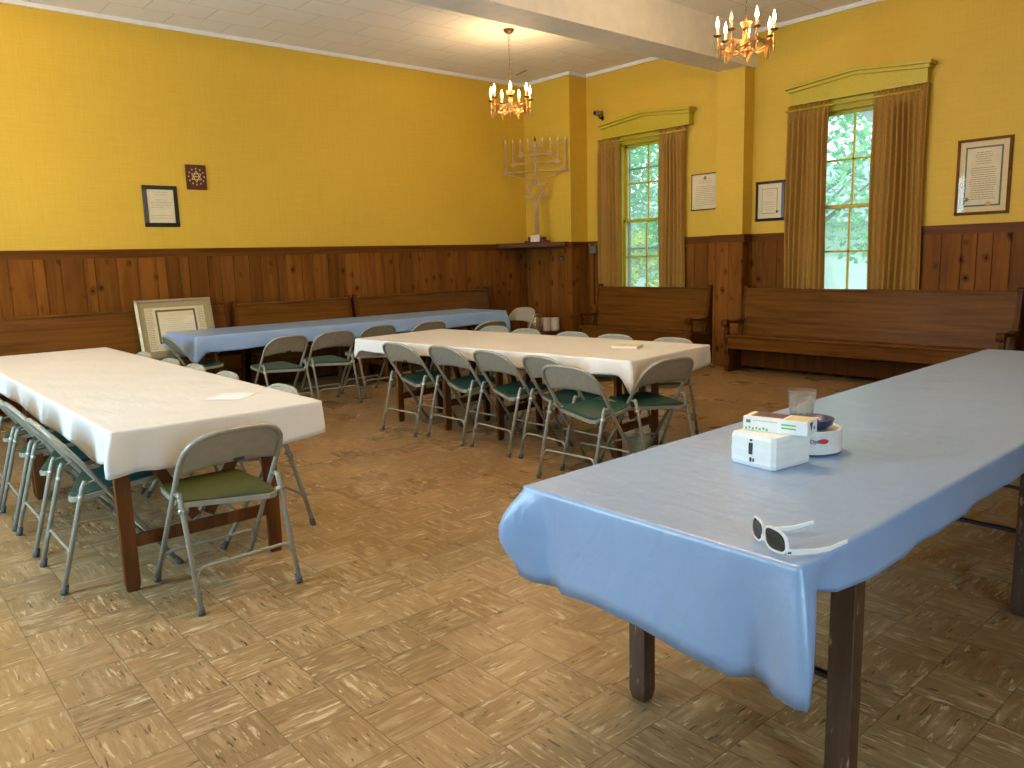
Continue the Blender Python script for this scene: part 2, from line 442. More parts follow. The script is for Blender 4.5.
struct(holed_wall(True, X0, X1+.2, Y0-.2, Y0, [(a, b, .75, 2.95) for a, b in SOUTHW]).build('wall_near', M['wall']))
# chimney breast in the far corner, pilaster and beam
BX, BY = 8.25, 8.09
struct(MB().box(BX, X1, BY, Y1, 0, H).build('wall_chimney_breast', M['wall']))
PX, PY0, PY1 = 8.40, 5.36, 5.74
struct(MB().box(PX, X1, PY0, PY1, 0, H).build('wall_pilaster', M['wall']))
struct(MB().box(X0, X1, 5.32, 5.72, 3.55, H).build('ceiling_beam', M['white_paint']))
# crown strip
ct = MB()
def crown(x0, x1, y0, y1): ct.box(x0, x1, y0, y1, H-.045, H)
crown(X0, BX, Y1-.025, Y1); crown(BX-.025, BX, BY-.025, Y1); crown(BX, X1, BY-.025, BY)
crown(X1-.025, X1, 5.72, BY-.025); crown(X1-.025, X1, Y0, 5.32)
struct(ct.build('trim_1', M['white_paint']))
CR0, CR1 = (7.69, 8.36), (7.76, 8.64)
ck = MB().bar((CR0[0], CR0[1], H-.004), (CR1[0], CR1[1], H-.004), .02, .008)
struct(ck.build('ceiling_crack', M['ink']))
# knotty pine wainscot: separate tongue-and-groove boards in one skin per wall
def boards(a0, a1, put):
    a = a0
    while a < a1-.01:
        w = random.choice((.105, .14, .155, .19, .21)); b = min(a+w, a1)
        put(a, b); a = b
def board(mb, a, b, T):
    """board profile with chamfered edges; T maps (along, out, z) to world"""
    g = .006
    prof = [(a, 0), (a+.0008, .010), (a+g, .018), (b-g, .018), (b-.0008, .010), (b, 0)]
    vs = [T(s, o, 0.0) for s, o in prof] + [T(s, o, CAP-.085) for s, o in prof]
    n = len(prof)
    mb.add(vs, [(i, i+1, n+i+1, n+i) for i in range(n-1)] + [tuple(range(n, 2*n))])
def wainscot(name, segs):
    mb = MB()
    for a0, a1, T in segs: boards(a0, a1, lambda a, b: board(mb, a, b, T))
    return struct(mb.build(name, M['pine']))
TL = lambda s, o, z: (s, Y1-o, z)
TR = lambda s, o, z: (X1-o, s, z)
wainscot('wainscot_left', [(X0, BX, TL)])
wainscot('wainscot_chimney', [(BY-.018, Y1, lambda s, o, z: (BX-o, s, z)), (BX-.0, X1, lambda s, o, z: (s, BY-o, z))])
WC = .50  # half width of the window casing, where the panelling stops
wainscot('wainscot_right', [(WIN[0]+WC, BY-.02, TR), (PY1+.02, WIN[0]-WC, TR), (WIN[1]+WC, PY0-.02, TR), (Y0, WIN[1]-WC, TR)])
wainscot('wainscot_pilaster', [(PY0-.018, PY1+.018, lambda s, o, z: (PX-o, s, z)), (PX, X1, lambda s, o, z: (s, PY0-o, z)), (PX, X1, lambda s, o, z: (s, PY1+o, z))])
wainscot('wainscot_rear', [(Y0, WESTW[0][0]-.1, lambda s, o, z: (X0+o, s, z)), (WESTW[0][1]+.1, WESTW[1][0]-.1, lambda s, o, z: (X0+o, s, z)), (WESTW[1][1]+.1, Y1, lambda s, o, z: (X0+o, s, z))])
wainscot('wainscot_near', [(X0, SOUTHW[0][0]-.1, lambda s, o, z: (s, Y0+o, z)), (SOUTHW[0][1]+.1, X1, lambda s, o, z: (s, Y0+o, z))])
def cap(mb, x0, x1, y0, y1, dx, dy):
    """moulded cap rail; dx,dy = outward direction of the face"""
    for o, za, zb in ((.020, CAP-.092, CAP-.07), (.030, CAP-.07, CAP-.022), (.046, CAP-.022, CAP)):
        mb.box(min(x0, x0+dx*o), max(x1, x1+dx*o), min(y0, y0+dy*o), max(y1, y1+dy*o), za, zb)
def capobj(name, segs):
    mb = MB()
    for s in segs: cap(mb, *s)
    return struct(mb.build(name, M['pine_trim']))
capobj('trim_2', [(X0, BX, Y1, Y1, 0, -1)])
capobj('trim_3', [(BX, BX, BY-.046, Y1, -1, 0), (BX, X1, BY, BY, 0, -1)])
capobj('trim_4', [(X1, X1, WIN[0]+WC, BY, -1, 0), (X1, X1, PY1, WIN[0]-WC, -1, 0), (X1, X1, WIN[1]+WC, PY0, -1, 0), (X1, X1, Y0, WIN[1]-WC, -1, 0)])
capobj('trim_5', [(PX, PX, PY0-.046, PY1+.046, -1, 0), (PX, X1, PY0, PY0, 0, -1), (PX, X1, PY1, PY1, 0, 1)])
bb = MB()
bb.box(X0, BX, Y1-.035, Y1, 0, .14)
struct(bb.build('baseboard_left', M['pine_trim']))
bb = MB()
for a, b in ((Y0, PY0-.04), (PY1+.04, BY-.04)): bb.box(X1-.035, X1, a, b, 0, .14)
struct(bb.build('baseboard_right', M['pine_trim']))

# ------------------------------------------------------------------ windows
def window(idx, yc, storm):
    w = bpy.data.objects.new('window_%d' % idx, None); COL.objects.link(w); w.location = (X1, yc, 0); struct(w)
    def P(name, mb, mat, bevel=0): o = mb.build(name, mat, w, bevel); return o
    z0, z1 = WZ0, WZ1
    c = MB()  # casing boards on the wall face and the jamb lining
    c.box(-.022, .0, -HW-.1, -HW, .3, z1+.02); c.box(-.022, .0, HW, HW+.1, .3, z1+.02); c.box(-.022, 0, -HW-.1, HW+.1, z1, z1+.11)
    c.box(0, .16, -HW, -HW+.02, z0, z1); c.box(0, .16, HW-.02, HW, z0, z1); c.box(0, .16, -HW, HW, z1-.02, z1)
    c.box(-.022, 0, -HW-.1, HW+.1, .3, z0-.03)
    P('casing', c, M['yellow_paint'])
    P('sill', MB().box(-.06, .19, -HW-.08, HW+.08, z0-.03, z0), M['yellow_paint'])
    zm = 1.885
    def sash(x, za, zb, bot):
        s = MB(); h = HW-.02
        s.box(x, x+.035, -h, -h+.035, za, zb); s.box(x, x+.035, h-.035, h, za, zb)
        s.box(x, x+.035, -h, h, zb-.035, zb); s.box(x, x+.035, -h, h, za, za+bot)
        s.box(x+.006, x+.03, -.010, .010, za, zb); zc = (za+bot+zb-.035)/2; s.box(x+.006, x+.03, -h, h, zc-.010, zc+.010)
        o = P('sash', s, M['yellow_paint'])
        MB().box(x+.016, x+.019, -h+.03, h-.03, za+.03, zb-.03).build('pane', M['haze_pane'], o)
    sash(.085, zm-.02, z1-.02, .04); sash(.045, z0, zm+.02, .07)
    st = MB(); h = HW-.015     # outer storm window frame
    for zz in storm: st.box(.135, .155, -h, h, zz-.014, zz+.014)
    st.box(.135, .155, h-.05, h, z0, z1); st.box(.135, .155, -h, -h+.05, z0, z1)
    P('storm_frame', st, M['grey_metal'])
    # pedimented head: flat yellow cornice rising to the middle
    L = .735
    def head(x_out, zb, zt_end, zt_mid, ext):
        poly = [(HC-L-ext, zb), (HC+L+ext, zb), (HC+L+ext, zt_end), (HC, zt_mid), (HC-L-ext, zt_end)]
        m = MB(); n = 5
        vs = [(x_out, y, z) for y, z in poly] + [(0, y, z) for y, z in poly]
        m.add(vs, [tuple(range(n)), tuple(range(2*n-1, n-1, -1))] + [(i, n+i, n+(i+1) % n, (i+1) % n) for i in range(n)])
        return m
    hd = head(-.10, 3.03, 3.165, 3.235, 0)
    def slant(mb, x_out, za, zb_, zam, zbm, ext):
        e = L+ext
        for sgn in (-1, 1):
            vs = []
            for x in (x_out, 0): vs += [(x, HC+sgn*e, za), (x, HC, zam), (x, HC, zbm), (x, HC+sgn*e, zb_)]
            mb.add(vs, [(0,1,2,3), (7,6,5,4), (0,4,5,1), (1,5,6,2), (2,6,7,3), (3,7,4,0)])
    slant(hd, -.125, 3.165, 3.20, 3.235, 3.27, .02); slant(hd, -.155, 3.20, 3.235, 3.27, 3.31, .045)
    P('head_cornice', hd, M['yellow_paint'])
    return w
window(1, WIN[0], (2.60, 1.50)); window(2, WIN[1], (2.9,))
def side_window(idx, horizontal, a, b):
    w = bpy.data.objects.new('window_%d' % idx, None); COL.objects.link(w); struct(w)
    c = MB(); g = MB(); z0, z1 = .75, 2.95
    def B(mb, a0, a1, d0, d1, za, zb):
        if horizontal: mb.box(a0, a1, Y0-d1, Y0-d0, za, zb)
        else: mb.box(X0-d1, X0-d0, a0, a1, za, zb)
    for u0, u1, za, zb in ((a, a+.05, z0, z1), (b-.05, b, z0, z1), (a, b, z0, z0+.06), (a, b, z1-.05, z1), (a, b, 1.83, 1.88), ((a+b)/2-.012, (a+b)/2+.012, z0, z1)):
        B(c, u0, u1, .06, .11, za, zb)
    B(c, a-.09, a, -.02, 0, z0-.1, z1+.1); B(c, b, b+.09, -.02, 0, z0-.1, z1+.1); B(c, a, b, -.02, 0, z1, z1+.1); B(c, a, b, -.05, 0, z0-.04, z0)
    c.build('sash', M['yellow_paint'], w); B(g, a+.04, b-.04, .08, .084, z0+.05, z1-.04); g.build('pane', M['glass'], w)
for i, (a, b) in enumerate(WESTW): side_window(3+i, False, a, b)
for i, (a, b) in enumerate(SOUTHW): side_window(5+i, True, a, b)

def curtain(y0, y1, label, folds, tie=0):
    mb = MB(); nx, nz = folds*10, 26; zt, zb = 3.02, .66
    vs = []; fs = []; ph = random.random()*6
    for j in range(nz+1):
        t = j/nz; z = zt+(zb-zt)*t
        for i in range(nx+1):
            u = i/nx
            amp = .025+.011*math.sin(u*9+ph) if t > .05 else .012
            jit = .15*math.sin(u*17+ph*2+t*2.0)
            x = 8.517+amp*math.sin(u*folds*2*PI+jit+t*.5)*(1 if t > .04 else .6)
            yy = y0+(y1-y0)*u + .010*math.sin(t*5+u*6)
            vs.append((x, yy, z + (.012*abs(math.sin(u*folds*PI)) if j == 0 else 0)))
    for j in range(nz):
        for i in range(nx):
            a = j*(nx+1)+i; fs.append((a, a+1, a+nx+2, a+nx+1))
    mb.add(vs, fs, True)
    o = mb.build('curtain', M['curtain']); tag(o, label, 'curtain', 'gold window curtains')
    md = o.modifiers.new('thick', 'SOLIDIFY'); md.thickness = .0025
curtain(7.40, 7.80, 'gold pleated curtain left of the far window, nearest the corner', 6)
curtain(6.30, 6.71, 'gold pleated curtain right of the far window, left of the framed certificate', 7)
curtain(4.38, 4.87, 'gold pleated curtain left of the near window, beside the dark framed certificate', 8)
curtain(3.35, 3.89, 'gold open-weave curtain right of the near window, daylight glinting through its weave', 9)
for yc, lab in ((WIN[0], 'painted curtain rod across the top of the far window'), (WIN[1], 'painted curtain rod across the top of the near window')):
    r = MB().tube([(8.515, yc-.75, 2.975), (8.515, yc+.72, 2.975)], .011, 10)
    for s in (-.72, .69): r.bar((8.515, yc+s, 2.975), (8.58, yc+s, 2.975), .018, .018)
    tag(r.build('curtain_rod', M['yellow_paint']), lab, 'curtain rod', 'curtain rods')

# ------------------------------------------------------------------ pews
def pew(L, label, loc, rz):
    """local x along the pew, front towards -y, origin at floor under the middle of the seat front"""
    t = thing('church_pew', label, 'pew', loc, rz, 'wooden pews along the walls')
    h = L/2
    s = MB(); s.prism([(.0, .425), (.015, .415), (.36, .40), (.36, .43), (.02, .452), (.0, .447)], -h+.03, h-.03)
    s.build('seat', M['pew'], t, .004)
    MB().box(-h+.05, h-.05, .012, .036, .285, .418).build('seat_apron', M['pew'], t, .003)
    b = MB(); b.prism([(.325, .43), (.35, .43), (.455, .945), (.452, .965), (.42, .965), (.418, .95)], -h+.04, h-.04)
    bo = b.build('backrest', M['pew'], t, .004)
    MB().prism([(.405, .955), (.47, .955), (.47, .972), (.462, .98), (.412, .98), (.405, .972)], -h+.04, h-.04).build('top_rail', M['pew'], bo, .003)
    MB().box(-h+.05, h-.05, .30, .32, .05, .40).build('back_support', M['pew_dark'], t)
    for sg in (-1, 1):
        x0, x1 = (sg*h-.055, sg*h) if sg > 0 else (-h, -h+.055)
        e = MB()
        low = [(.03, 0), (.47, 0), (.47, .10), (.44, .2), (.44, .40)] + [(.02, .44), (-.005, .40)] + [(.01, .37), (.03, .34), (.035, .30), (.02, .26), (.045, .2), (.055, .12), (.03, .07)]
        e.prism(low, x0, x1)
        post = [(.30, .42), (.44, .38), (.485, .98)] + arc(.455, .985, .03, 0, PI, 8) + [(.415, .93), (.375, .70), (.34, .56), (.31, .48)]
        e.prism(post, x0, x1)
        e.build('end_panel', M['pew_dark'], t, .003)
        a = MB(); ax0, ax1 = x0-.006, x1+.006
        a.prism([(.0, .595), (.05, .615), (.2, .60), (.36, .615), (.40, .66), (.42, .66), (.40, .57), (.3, .57), (.2, .568), (.08, .58)], ax0, ax1)
        a.prism(arc(.0, .585, .042, 0, 2*PI*23/24, 23), ax0-.004, ax1+.004)
        a.prism([(.03, .56), (.065, .55), (.05, .50), (.06, .47), (.09, .43), (.02, .43), (.0, .46), (.015, .51)], ax0+.008, ax1-.008)
        a.build('armrest', M['pew_dark'], t, .003)
    return t
# along the window wall (front faces -X): local -y -> -X
pew(2.96, 'long wooden pew under the near window, beyond the right table', (7.985, 3.845, 0), -PI/2)
pew(1.92, 'shorter wooden pew under the far window, beside the corner', (7.985, 6.76, 0), -PI/2)
pew(3.2, 'wooden pew against left wall with a framed document standing on its seat', (1.85, 8.505, 0), 0)
pew(1.53, 'short wooden pew against left wall, middle one of three, behind blue table', (4.29, 8.505, 0), 0)
pew(2.25, 'wooden pew against left wall, nearest the corner shelf, behind blue table', (6.235, 8.505, 0), 0)

# ------------------------------------------------------------------ tables
def table(label, cx, cy, L, W, rz, legmat, ends=(1, 1), top_z=.722, legw=.065, legt=.028, inset=.12, cross=True, legx=None, group='folding banquet tables'):
    """length along local y"""
    t = thing('folding_table', label, 'table', (cx, cy, 0), rz, group)
    MB().box(-W/2+.006, W/2-.006, -L/2+.006, L/2-.006, top_z-.03, top_z).build('tabletop', M['leg_red'], t, .004)
    ap = MB()
    for sx in (-1, 1): ap.box(sx*(W/2-.09)-.012, sx*(W/2-.09)+.012, -L/2+.08, L/2-.08, top_z-.085, top_z-.03)
    for sy in (-1, 1): ap.box(-W/2+.09, W/2-.09, sy*(L/2-.09)-.012, sy*(L/2-.09)+.012, top_z-.085, top_z-.03)
    ap.build('apron', legmat, t)
    for sy in (-1, 1):
        y = sy*(L/2-inset)
        lx = legx or (-(W/2-.05-legw/2), W/2-.05-legw/2)
        for x in lx:
            lg = MB(); c = .008
            sec = [(-legw/2, -legt/2), (legw/2, -legt/2), (legw/2, legt/2), (-legw/2, legt/2)]
            vs = []
            for z, k in ((0, .78), (.035, 1.0), (top_z-.03, 1.0)):
                vs += [(x+a*k, y+b*k, z) for a, b in sec]
            fs = [(3,2,1,0), (8,9,10,11)]
            for r in range(2):
                for q in range(4): fs.append((r*4+q, r*4+(q+1) % 4, (r+1)*4+(q+1) % 4, (r+1)*4+q))
            lg.add(vs, fs); lg.build('leg', legmat, t, .003, 1)
        if cross:
            xa, xb = lx[0]+legw/2, lx[1]-legw/2; xm = (xa+xb)/2
            MB().box(xa, xb, y-.011, y+.011, .20, .255).build('stretcher', legmat, t)
            br = MB()
            br.bar((xa+.05, y-.018*sy, top_z-.06), (xm-.03, y-.018*sy, .27), .05, .016, (0, 1, 0)); br.bar((xb-.05, y-.018*sy, top_z-.06), (xm+.03, y-.018*sy, .27), .05, .016, (0, 1, 0))
            br.build('brace', legmat, t)
        else:
            br = MB()
            br.bar((lx[0]+legw/2, y, .33), (lx[1]-legw/2, y, .33), .02, .012); xm = sum(lx)/2
            br.bar((xm, y, .33), (xm, y-sy*.42, top_z-.04), .018, .008, (1, 0, 0))
            br.build('brace', M['iron'], t)
    return t
table('wooden folding table at the near end under the long white cloth', 1.3275, 4.585, 2.0, .975, 0, M['leg_red'], inset=.035, legx=(-.458, .215))
table('wooden folding table at the far end under the long white cloth', 1.3275, 6.595, 2.0, .975, 0, M['leg_red'], inset=.035, legx=(-.458, .215))
rM = rad(6.3)
def mid(u, v):  # local table coords -> world
    c, s = math.cos(rM), math.sin(rM); return (4.26+u*c-v*s, 4.84+u*s+v*c)
for v, lab in ((-.74, 'wooden folding table at near end under the cream cloth in mid room'), (.74, 'wooden folding table at far end under the cream cloth in mid room')):
    x, y = mid(0, v); table(lab, x, y, 1.46, 1.03, rM, M['leg_red'], inset=.17 if v < 0 else .42, legx=(-.40, .07))
table('wooden folding table under left half of far blue cloth by left wall', 3.72, 8.285, 1.98, .88, PI/2, M['leg_red'], inset=.16, legx=(-.39, .10))
table('wooden folding table under right half of far blue cloth by left wall', 5.72, 8.285, 1.98, .88, PI/2, M['leg_red'], inset=.16, legx=(-.39, .10))
rR = rad(-90+.5)
table('worn dark-legged folding table at near end under big blue cloth', 2.58, 1.275, 2.08, .87, rR, M['leg_worn'], legw=.065, legt=.055, inset=.29, cross=False, legx=(-.235, .42))
table('dark-legged folding table at far end under big blue cloth', 4.69, 1.305, 2.08, .87, rR, M['leg_worn'], legw=.065, legt=.055, inset=.3, cross=False, legx=(-.3, .385))

def tablecloth(name, label, corners, z, drops, mat, group, flare=.025, ripple=.008, corner=(.05,)*4, cdrop=(.03,)*4, tuck=(0,)*4, bulge=(.62,)*4, nx=None, ny=None, seed=1):
    """corners in counter-clockwise order; drops: function per side of u in 0..1"""
    rnd = random.Random(seed)
    P = [Vector((*c, 0)) for c in corners]
    cen = sum(P, Vector())/4
    def spaced(n, L):
        out = [0]; d = [.012, .03, .055, .085, .12, .165, .22]
        for q in d:
            if q < L*.45: out.append(q/L)
        a = out[-1]; k = max(2, int((1-2*a)*n))
        out += [a+(1-2*a)*i/k for i in range(1, k)]
        out += [1-q for q in reversed(out[:len([q for q in d if q < L*.45])+1])]
        return out
    LA = (P[1]-P[0]).length; LB = (P[3]-P[0]).length
    us = spaced(max(8, int(LA/.07)), LA); vs_ = spaced(max(8, int(LB/.07)), LB)
    ph = [rnd.random()*6 for _ in range(8)]
    nx, ny = len(us), len(vs_)
    V = []; F = []
    def bil(u, v): return P[0]*(1-u)*(1-v)+P[1]*u*(1-v)+P[2]*u*v+P[3]*(1-u)*v
    for j, v in enumerate(vs_):
        for i, u in enumerate(us):
            p = bil(u, v)
            e = min(u*LA, (1-u)*LA, v*LB, (1-v)*LB)
            w = min(1, e/.1)
            p.z = z + w*(.0016*math.sin(p.x*7+ph[0])*math.sin(p.y*6+ph[1])+.0010*math.sin(p.x*19+p.y*11+ph[2]))
            V.append(p)
    for j in range(ny-1):
        for i in range(nx-1):
            a = j*nx+i; F.append((a, a+1, a+nx+1, a+nx))
    # perimeter loop with side index and parameter
    loop = [(i, 0, us[i], LA) for i in range(nx-1)]
    idx = [i for i in range(nx-1)]
    info = [(0, us[i], LA) for i in range(nx-1)]
    idx += [j*nx+nx-1 for j in range(ny-1)]; info += [(1, vs_[j], LB) for j in range(ny-1)]
    idx += [(ny-1)*nx+i for i in range(nx-1, 0, -1)]; info += [(2, 1-us[i], LA) for i in range(nx-1, 0, -1)]
    idx += [j*nx for j in range(ny-1, 0, -1)]; info += [(3, 1-vs_[j], LB) for j in range(ny-1, 0, -1)]
    nrm = []
    for s in range(4):
        d = (P[(s+1) % 4]-P[s]).normalized(); nrm.append(Vector((d.y, -d.x, 0)))
    rows = [(0.004, 0.0045), (.0055, .012)]
    steps = [.07, .16, .28, .42, .58, .72, .86, 1.0]
    prev = idx
    rings = []
    n = len(idx)
    for r in range(len(rows)+len(steps)):
        ring = []
        for k in range(n):
            s, u, L = info[k]; base = V[idx[k]].copy()
            dA = u*L; dB = (1-u)*L       # distance to start corner (s) and end corner (s+1)
            ca, cb = s, (s+1) % 4
            ka = math.exp(-(dA/.05)**2); kb = math.exp(-(dB/.05)**2)
            N = nrm[s]
            dgA = (nrm[s]+nrm[(s-1) % 4]).normalized(); dgB = (nrm[s]+nrm[(s+1) % 4]).normalized()
            D = drops[s](u)
            if ka > .01:    # blend with the neighbouring side's drop at the corner
                Dn = drops[(s-1) % 4](1.0); D = D*(1-ka*.5)+Dn*ka*.5
            if kb > .01:
                Dn = drops[cb](0.0); D = D*(1-kb*.5)+Dn*kb*.5
            if r < len(rows):
                o, dz = rows[r]; dirn = N*(1-ka-kb)+dgA*ka+dgB*kb
                ring.append(base+dirn*o-Vector((0, 0, dz)))
            else:
                t = steps[r-len(rows)]
                o = .0055+flare*t**.8
                rip = ripple*t*(math.sin((u*L)*13+ph[s])+.6*math.sin((u*L)*29+ph[s+2])+.4*math.sin(u*L*5+t*2.5+ph[s+1]))
                rip *= (1-ka)*(1-kb)
                tk = 0
                for kk, d_, c_ in ((ka, dA, ca), (kb, dB, cb)):
                    tk -= tuck[c_]*t*math.exp(-((d_-.105)/.038)**2)
                off = N*(o+rip+tk)*(1-.5*ka-.5*kb)
                off += dgA*ka*corner[ca]*math.sin(min(1, t*1.1)*PI*bulge[ca]) + dgB*kb*corner[cb]*math.sin(min(1, t*1.1)*PI*bulge[cb])
                dz = .012+(D-.012)*t + (ka*cdrop[ca]+kb*cdrop[cb])*t
                ring.append(base+off-Vector((0, 0, dz)))
        b = len(V); V.extend(ring); cur = [b+k for k in range(n)]
        for k in range(n):
            k2 = (k+1) % n; F.append((prev[k2], prev[k], cur[k], cur[k2]))
        prev = cur
    mb = MB(); mb.add(V, F, True)
    o = mb.build(name, mat); tag(o, label, 'tablecloth', group)
    md = o.modifiers.new('thick', 'SOLIDIFY'); md.thickness = .0012; md.offset = 1
    return o
Z = .735
def const(d, w=.012, f=3.0, p=0): return lambda u: d+w*math.sin(u*f*2*PI+p)
tablecloth('tablecloth', 'long white vinyl tablecloth on the left table, with a loose sheet of paper on it',
           [(.835, 3.575), (1.82, 3.575), (1.82, 7.60), (.835, 7.60)], Z,
           [lambda u: .185+.022*math.sin(u*PI)-.02*u, const(.165, .006), const(.17, .008), lambda u: .10+.06*u+.008*math.sin(u*22)], M['cloth_white'], 'tablecloths',
           flare=.012, ripple=.0022, corner=(.05, .006, .04, .04), cdrop=(.02, .0, .03, .02), tuck=(.028, 0, .01, .01), seed=3)
hx, hy = .525, 1.49
tablecloth('tablecloth', 'cream vinyl tablecloth on the middle table, lined by folding chairs',
           [mid(-hx, -hy), mid(hx, -hy), mid(hx, hy), mid(-hx, hy)], Z,
           [lambda u: .19-.04*u, const(.13, .012, 2.5), const(.19, .01), lambda u: .095+.012*math.sin(u*11)+.02*u], M['cloth_white'], 'tablecloths',
           flare=.012, ripple=.005, corner=(.045, .008, .03, .012), cdrop=(.07, .0, .02, .03), tuck=(.012, .01, .01, .01), seed=5)
tablecloth('tablecloth', 'narrow light blue tablecloth on the far table along the left wall',
           [(2.70, 7.84), (6.74, 7.84), (6.74, 8.735), (2.70, 8.735)], Z,
           [lambda u: .155+.01*math.sin(u*20)+.07*max(0, (u-.9)/.1)**1.2, const(.17), const(.06, .006), lambda u: .17+.05*u], M['cloth_blue'], 'tablecloths',
           flare=.02, ripple=.006, corner=(.05, .05, .03, .04), cdrop=(.07, .07, .02, .03), tuck=(.012, .012, 0, 0), seed=8)
tablecloth('tablecloth', 'large blue plastic tablecloth on the right table, with sunglasses on it',
           [(1.53, .815), (5.78, .85), (5.76, 1.80), (1.53, 1.715)], Z,
           [lambda u: .10+.01*math.sin(u*14)+.012*u, const(.2), lambda u: .18+.01*math.sin(u*9),
            lambda u: .285+.012*math.sin(u*9+1)+.035*u**2], M['cloth_blue'], 'tablecloths',
           flare=.012, ripple=.005, corner=(.055, .05, .05, .08), cdrop=(.10, .02, .02, .045), tuck=(.055, 0, 0, .035), bulge=(.6, .6, .6, .93), seed=11)

# ------------------------------------------------------------------ folding chairs
def tube_round(pts, r=.05, n=5):
    """fillet the corners of a polyline"""
    pts = [Vector(p) for p in pts]; out = [pts[0]]
    for i in range(1, len(pts)-1):
        a, b, c = pts[i-1], pts[i], pts[i+1]
        da, dc = (a-b), (c-b); k = min(r, da.length*.49, dc.length*.49)
        p, q = b+da.normalized()*k, b+dc.normalized()*k
        for j in range(n+1):
            t = j/n; out.append(p*(1-t)**2+b*2*t*(1-t)+q*t*t)
    out.append(pts[-1]); return out
def make_chair():
    """faces +y; origin on the floor below the seat"""
    t = thing('folding_chair', '', 'chair', (0, 0, 0), 0, 'grey steel folding chairs with vinyl seats')
    mt = M['chair']; R = .0115; hw = .222
    def A(s, z): return Vector((s*hw, .283-.662*z, z))
    top = .752
    # inverted-U tube: front feet, up past the seat, over the back
    p = [A(-1, .012), A(-1, .44), A(-1, .60)]
    n = 14
    for i in range(n+1):
        a = PI-PI*i/n
        cx = math.copysign(abs(math.cos(a))**.62, math.cos(a))*hw; cz = .605+abs(math.sin(a))**.75*(top-.605)
        p.append(Vector((cx, A(1, cz).y-.012*math.sin(a), cz)))
    p += [A(1, .60), A(1, .44), A(1, .012)]
    MB().tube(p, R, 10).build('back_frame', mt, t)
    B0, B1 = Vector((.222, -.225, .012)), Vector((.220, -.096, .490))
    for s in (-1, 1):
        MB().tube(tube_round([Vector((s*B0.x, B0.y, B0.z)), Vector((s*.2203, -.102, .468)), Vector((s*.220, -.088, .494))], .015, 3), R, 10).build('rear_leg', mt, t)
        lk = MB(); lk.bar((s*.2215, -.106, .478), A(s, .492)+Vector((0, .006, 0)), .020, .005, (0, 0, 1)); lk.build('hinge_link', mt, t)
        bo = MB()
        c = Matrix.Translation((s*.216, -.114, .422)) @ Matrix.Rotation(PI/2, 4, 'Y')
        bo.lathe([(.012, -.02), (.012, .02)], 10, c); bo.build('hinge_bolt', M['bolt'], t)
    def lerp(a, b, k): return a+(b-a)*k
    q = lambda s, z: Vector((s*lerp(B0, B1, (z-.012)/.478).x, lerp(B0, B1, (z-.012)/.478).y, z))
    MB().tube(tube_round([q(-1, .12), q(-1, .185)+Vector((.018, 0, 0)), q(1, .185)-Vector((.018, 0, 0)), q(1, .12)], .035), .0075, 8).build('stretcher', mt, t)
    MB().tube(tube_round([A(-1, .10), A(-1, .165)+Vector((.018, 0, 0)), A(1, .165)-Vector((.018, 0, 0)), A(1, .10)], .035), .0075, 8).build('stretcher', mt, t)
    for s in (-1, 1):
        for b, d in ((Vector((s*B0.x, B0.y, 0)), (Vector((s*B1.x, B1.y, B1.z))-Vector((s*B0.x, B0.y, B0.z))).normalized()), (A(s, 0), (A(s, .4)-A(s, 0)).normalized())):
            MB().tube([b+Vector((0, 0, .001)), b+d*.012, b+d*.045], [.0145, .0155, .0135], 10).build('foot_cap', M['rubber'], t)
    # seat: pressed steel pan with a vinyl pad, tapering towards the front
    def seat_poly(k, zz):
        P2 = tube_round([(-.200+k, -.150+k, zz), (-.203+k, .03, zz), (-.185+k, .255-k, zz), (.185-k, .255-k, zz), (.203-k, .03, zz), (.200-k, -.150+k, zz), (0, -.152+k, zz)], .05, 4)
        return [Vector(v) for v in P2[1:-1]]
    def tilt(v): return Vector((v.x, v.y, v.z-.004+.09*(v.y+.02)))
    pan = MB(); lo = [tilt(v) for v in seat_poly(0, .412)]; hi = [tilt(v) for v in seat_poly(0, .436)]; m = len(lo)
    pan.add(lo+hi, [tuple(range(m-1, -1, -1)), tuple(range(m, 2*m))]+[(i, (i+1) % m, m+(i+1) % m, m+i) for i in range(m)])
    so = pan.build('seat', M['chair_pan'], t, .003, 2)
    pad = MB(); l1 = [tilt(v) for v in seat_poly(.008, .437)]; l2 = [tilt(v) for v in seat_poly(.008, .443)]; l3 = [tilt(v) for v in seat_poly(.022, .449)]; m = len(l1)
    pad.add(l1+l2+l3, [(i, (i+1) % m, m+(i+1) % m, m+i) for i in range(m)]+[(m+i, m+(i+1) % m, 2*m+(i+1) % m, 2*m+i) for i in range(m)]+[tuple(range(2*m, 3*m))])
    pad.build('seat_pad', M['seat_green'], so)
    # backrest: curved sheet filling the arch
    bk = MB(); nx, nz = 18, 8; vs = []; fs = []
    for side in (0, 1):
        for j in range(nz+1):
            for i in range(nx+1):
                x = -1+2*i/nx
                xt = x*(hw-.006)
                ztop = .605+max(0, 1-abs(x)**3.226)**.375*(top-.605)-.003
                zbot = .570+.022*(1-x*x)
                z = zbot+(max(ztop, zbot+.004)-zbot)*j/nz
                y = A(1, z).y-.012*(1-x*x) - (.004 if side else -.003)
                vs.append((xt, y, z))
    N = (nx+1)*(nz+1)
    for j in range(nz):
        for i in range(nx):
            a = j*(nx+1)+i
            fs.append((a, a+1, a+nx+2, a+nx+1)); fs.append((N+a, N+a+nx+1, N+a+nx+2, N+a+1))
    per = [i for i in range(nx+1)]+[j*(nx+1)+nx for j in range(1, nz+1)]+[nz*(nx+1)+i for i in range(nx-1, -1, -1)]+[j*(nx+1) for j in range(nz-1, 0, -1)]
    for k in range(len(per)):
        a, b = per[k], per[(k+1) % len(per)]; fs.append((a, N+a, N+b, b))
    bk.add(vs, fs, True); bk.build('backrest', M['chair_pan'], t)
    return t
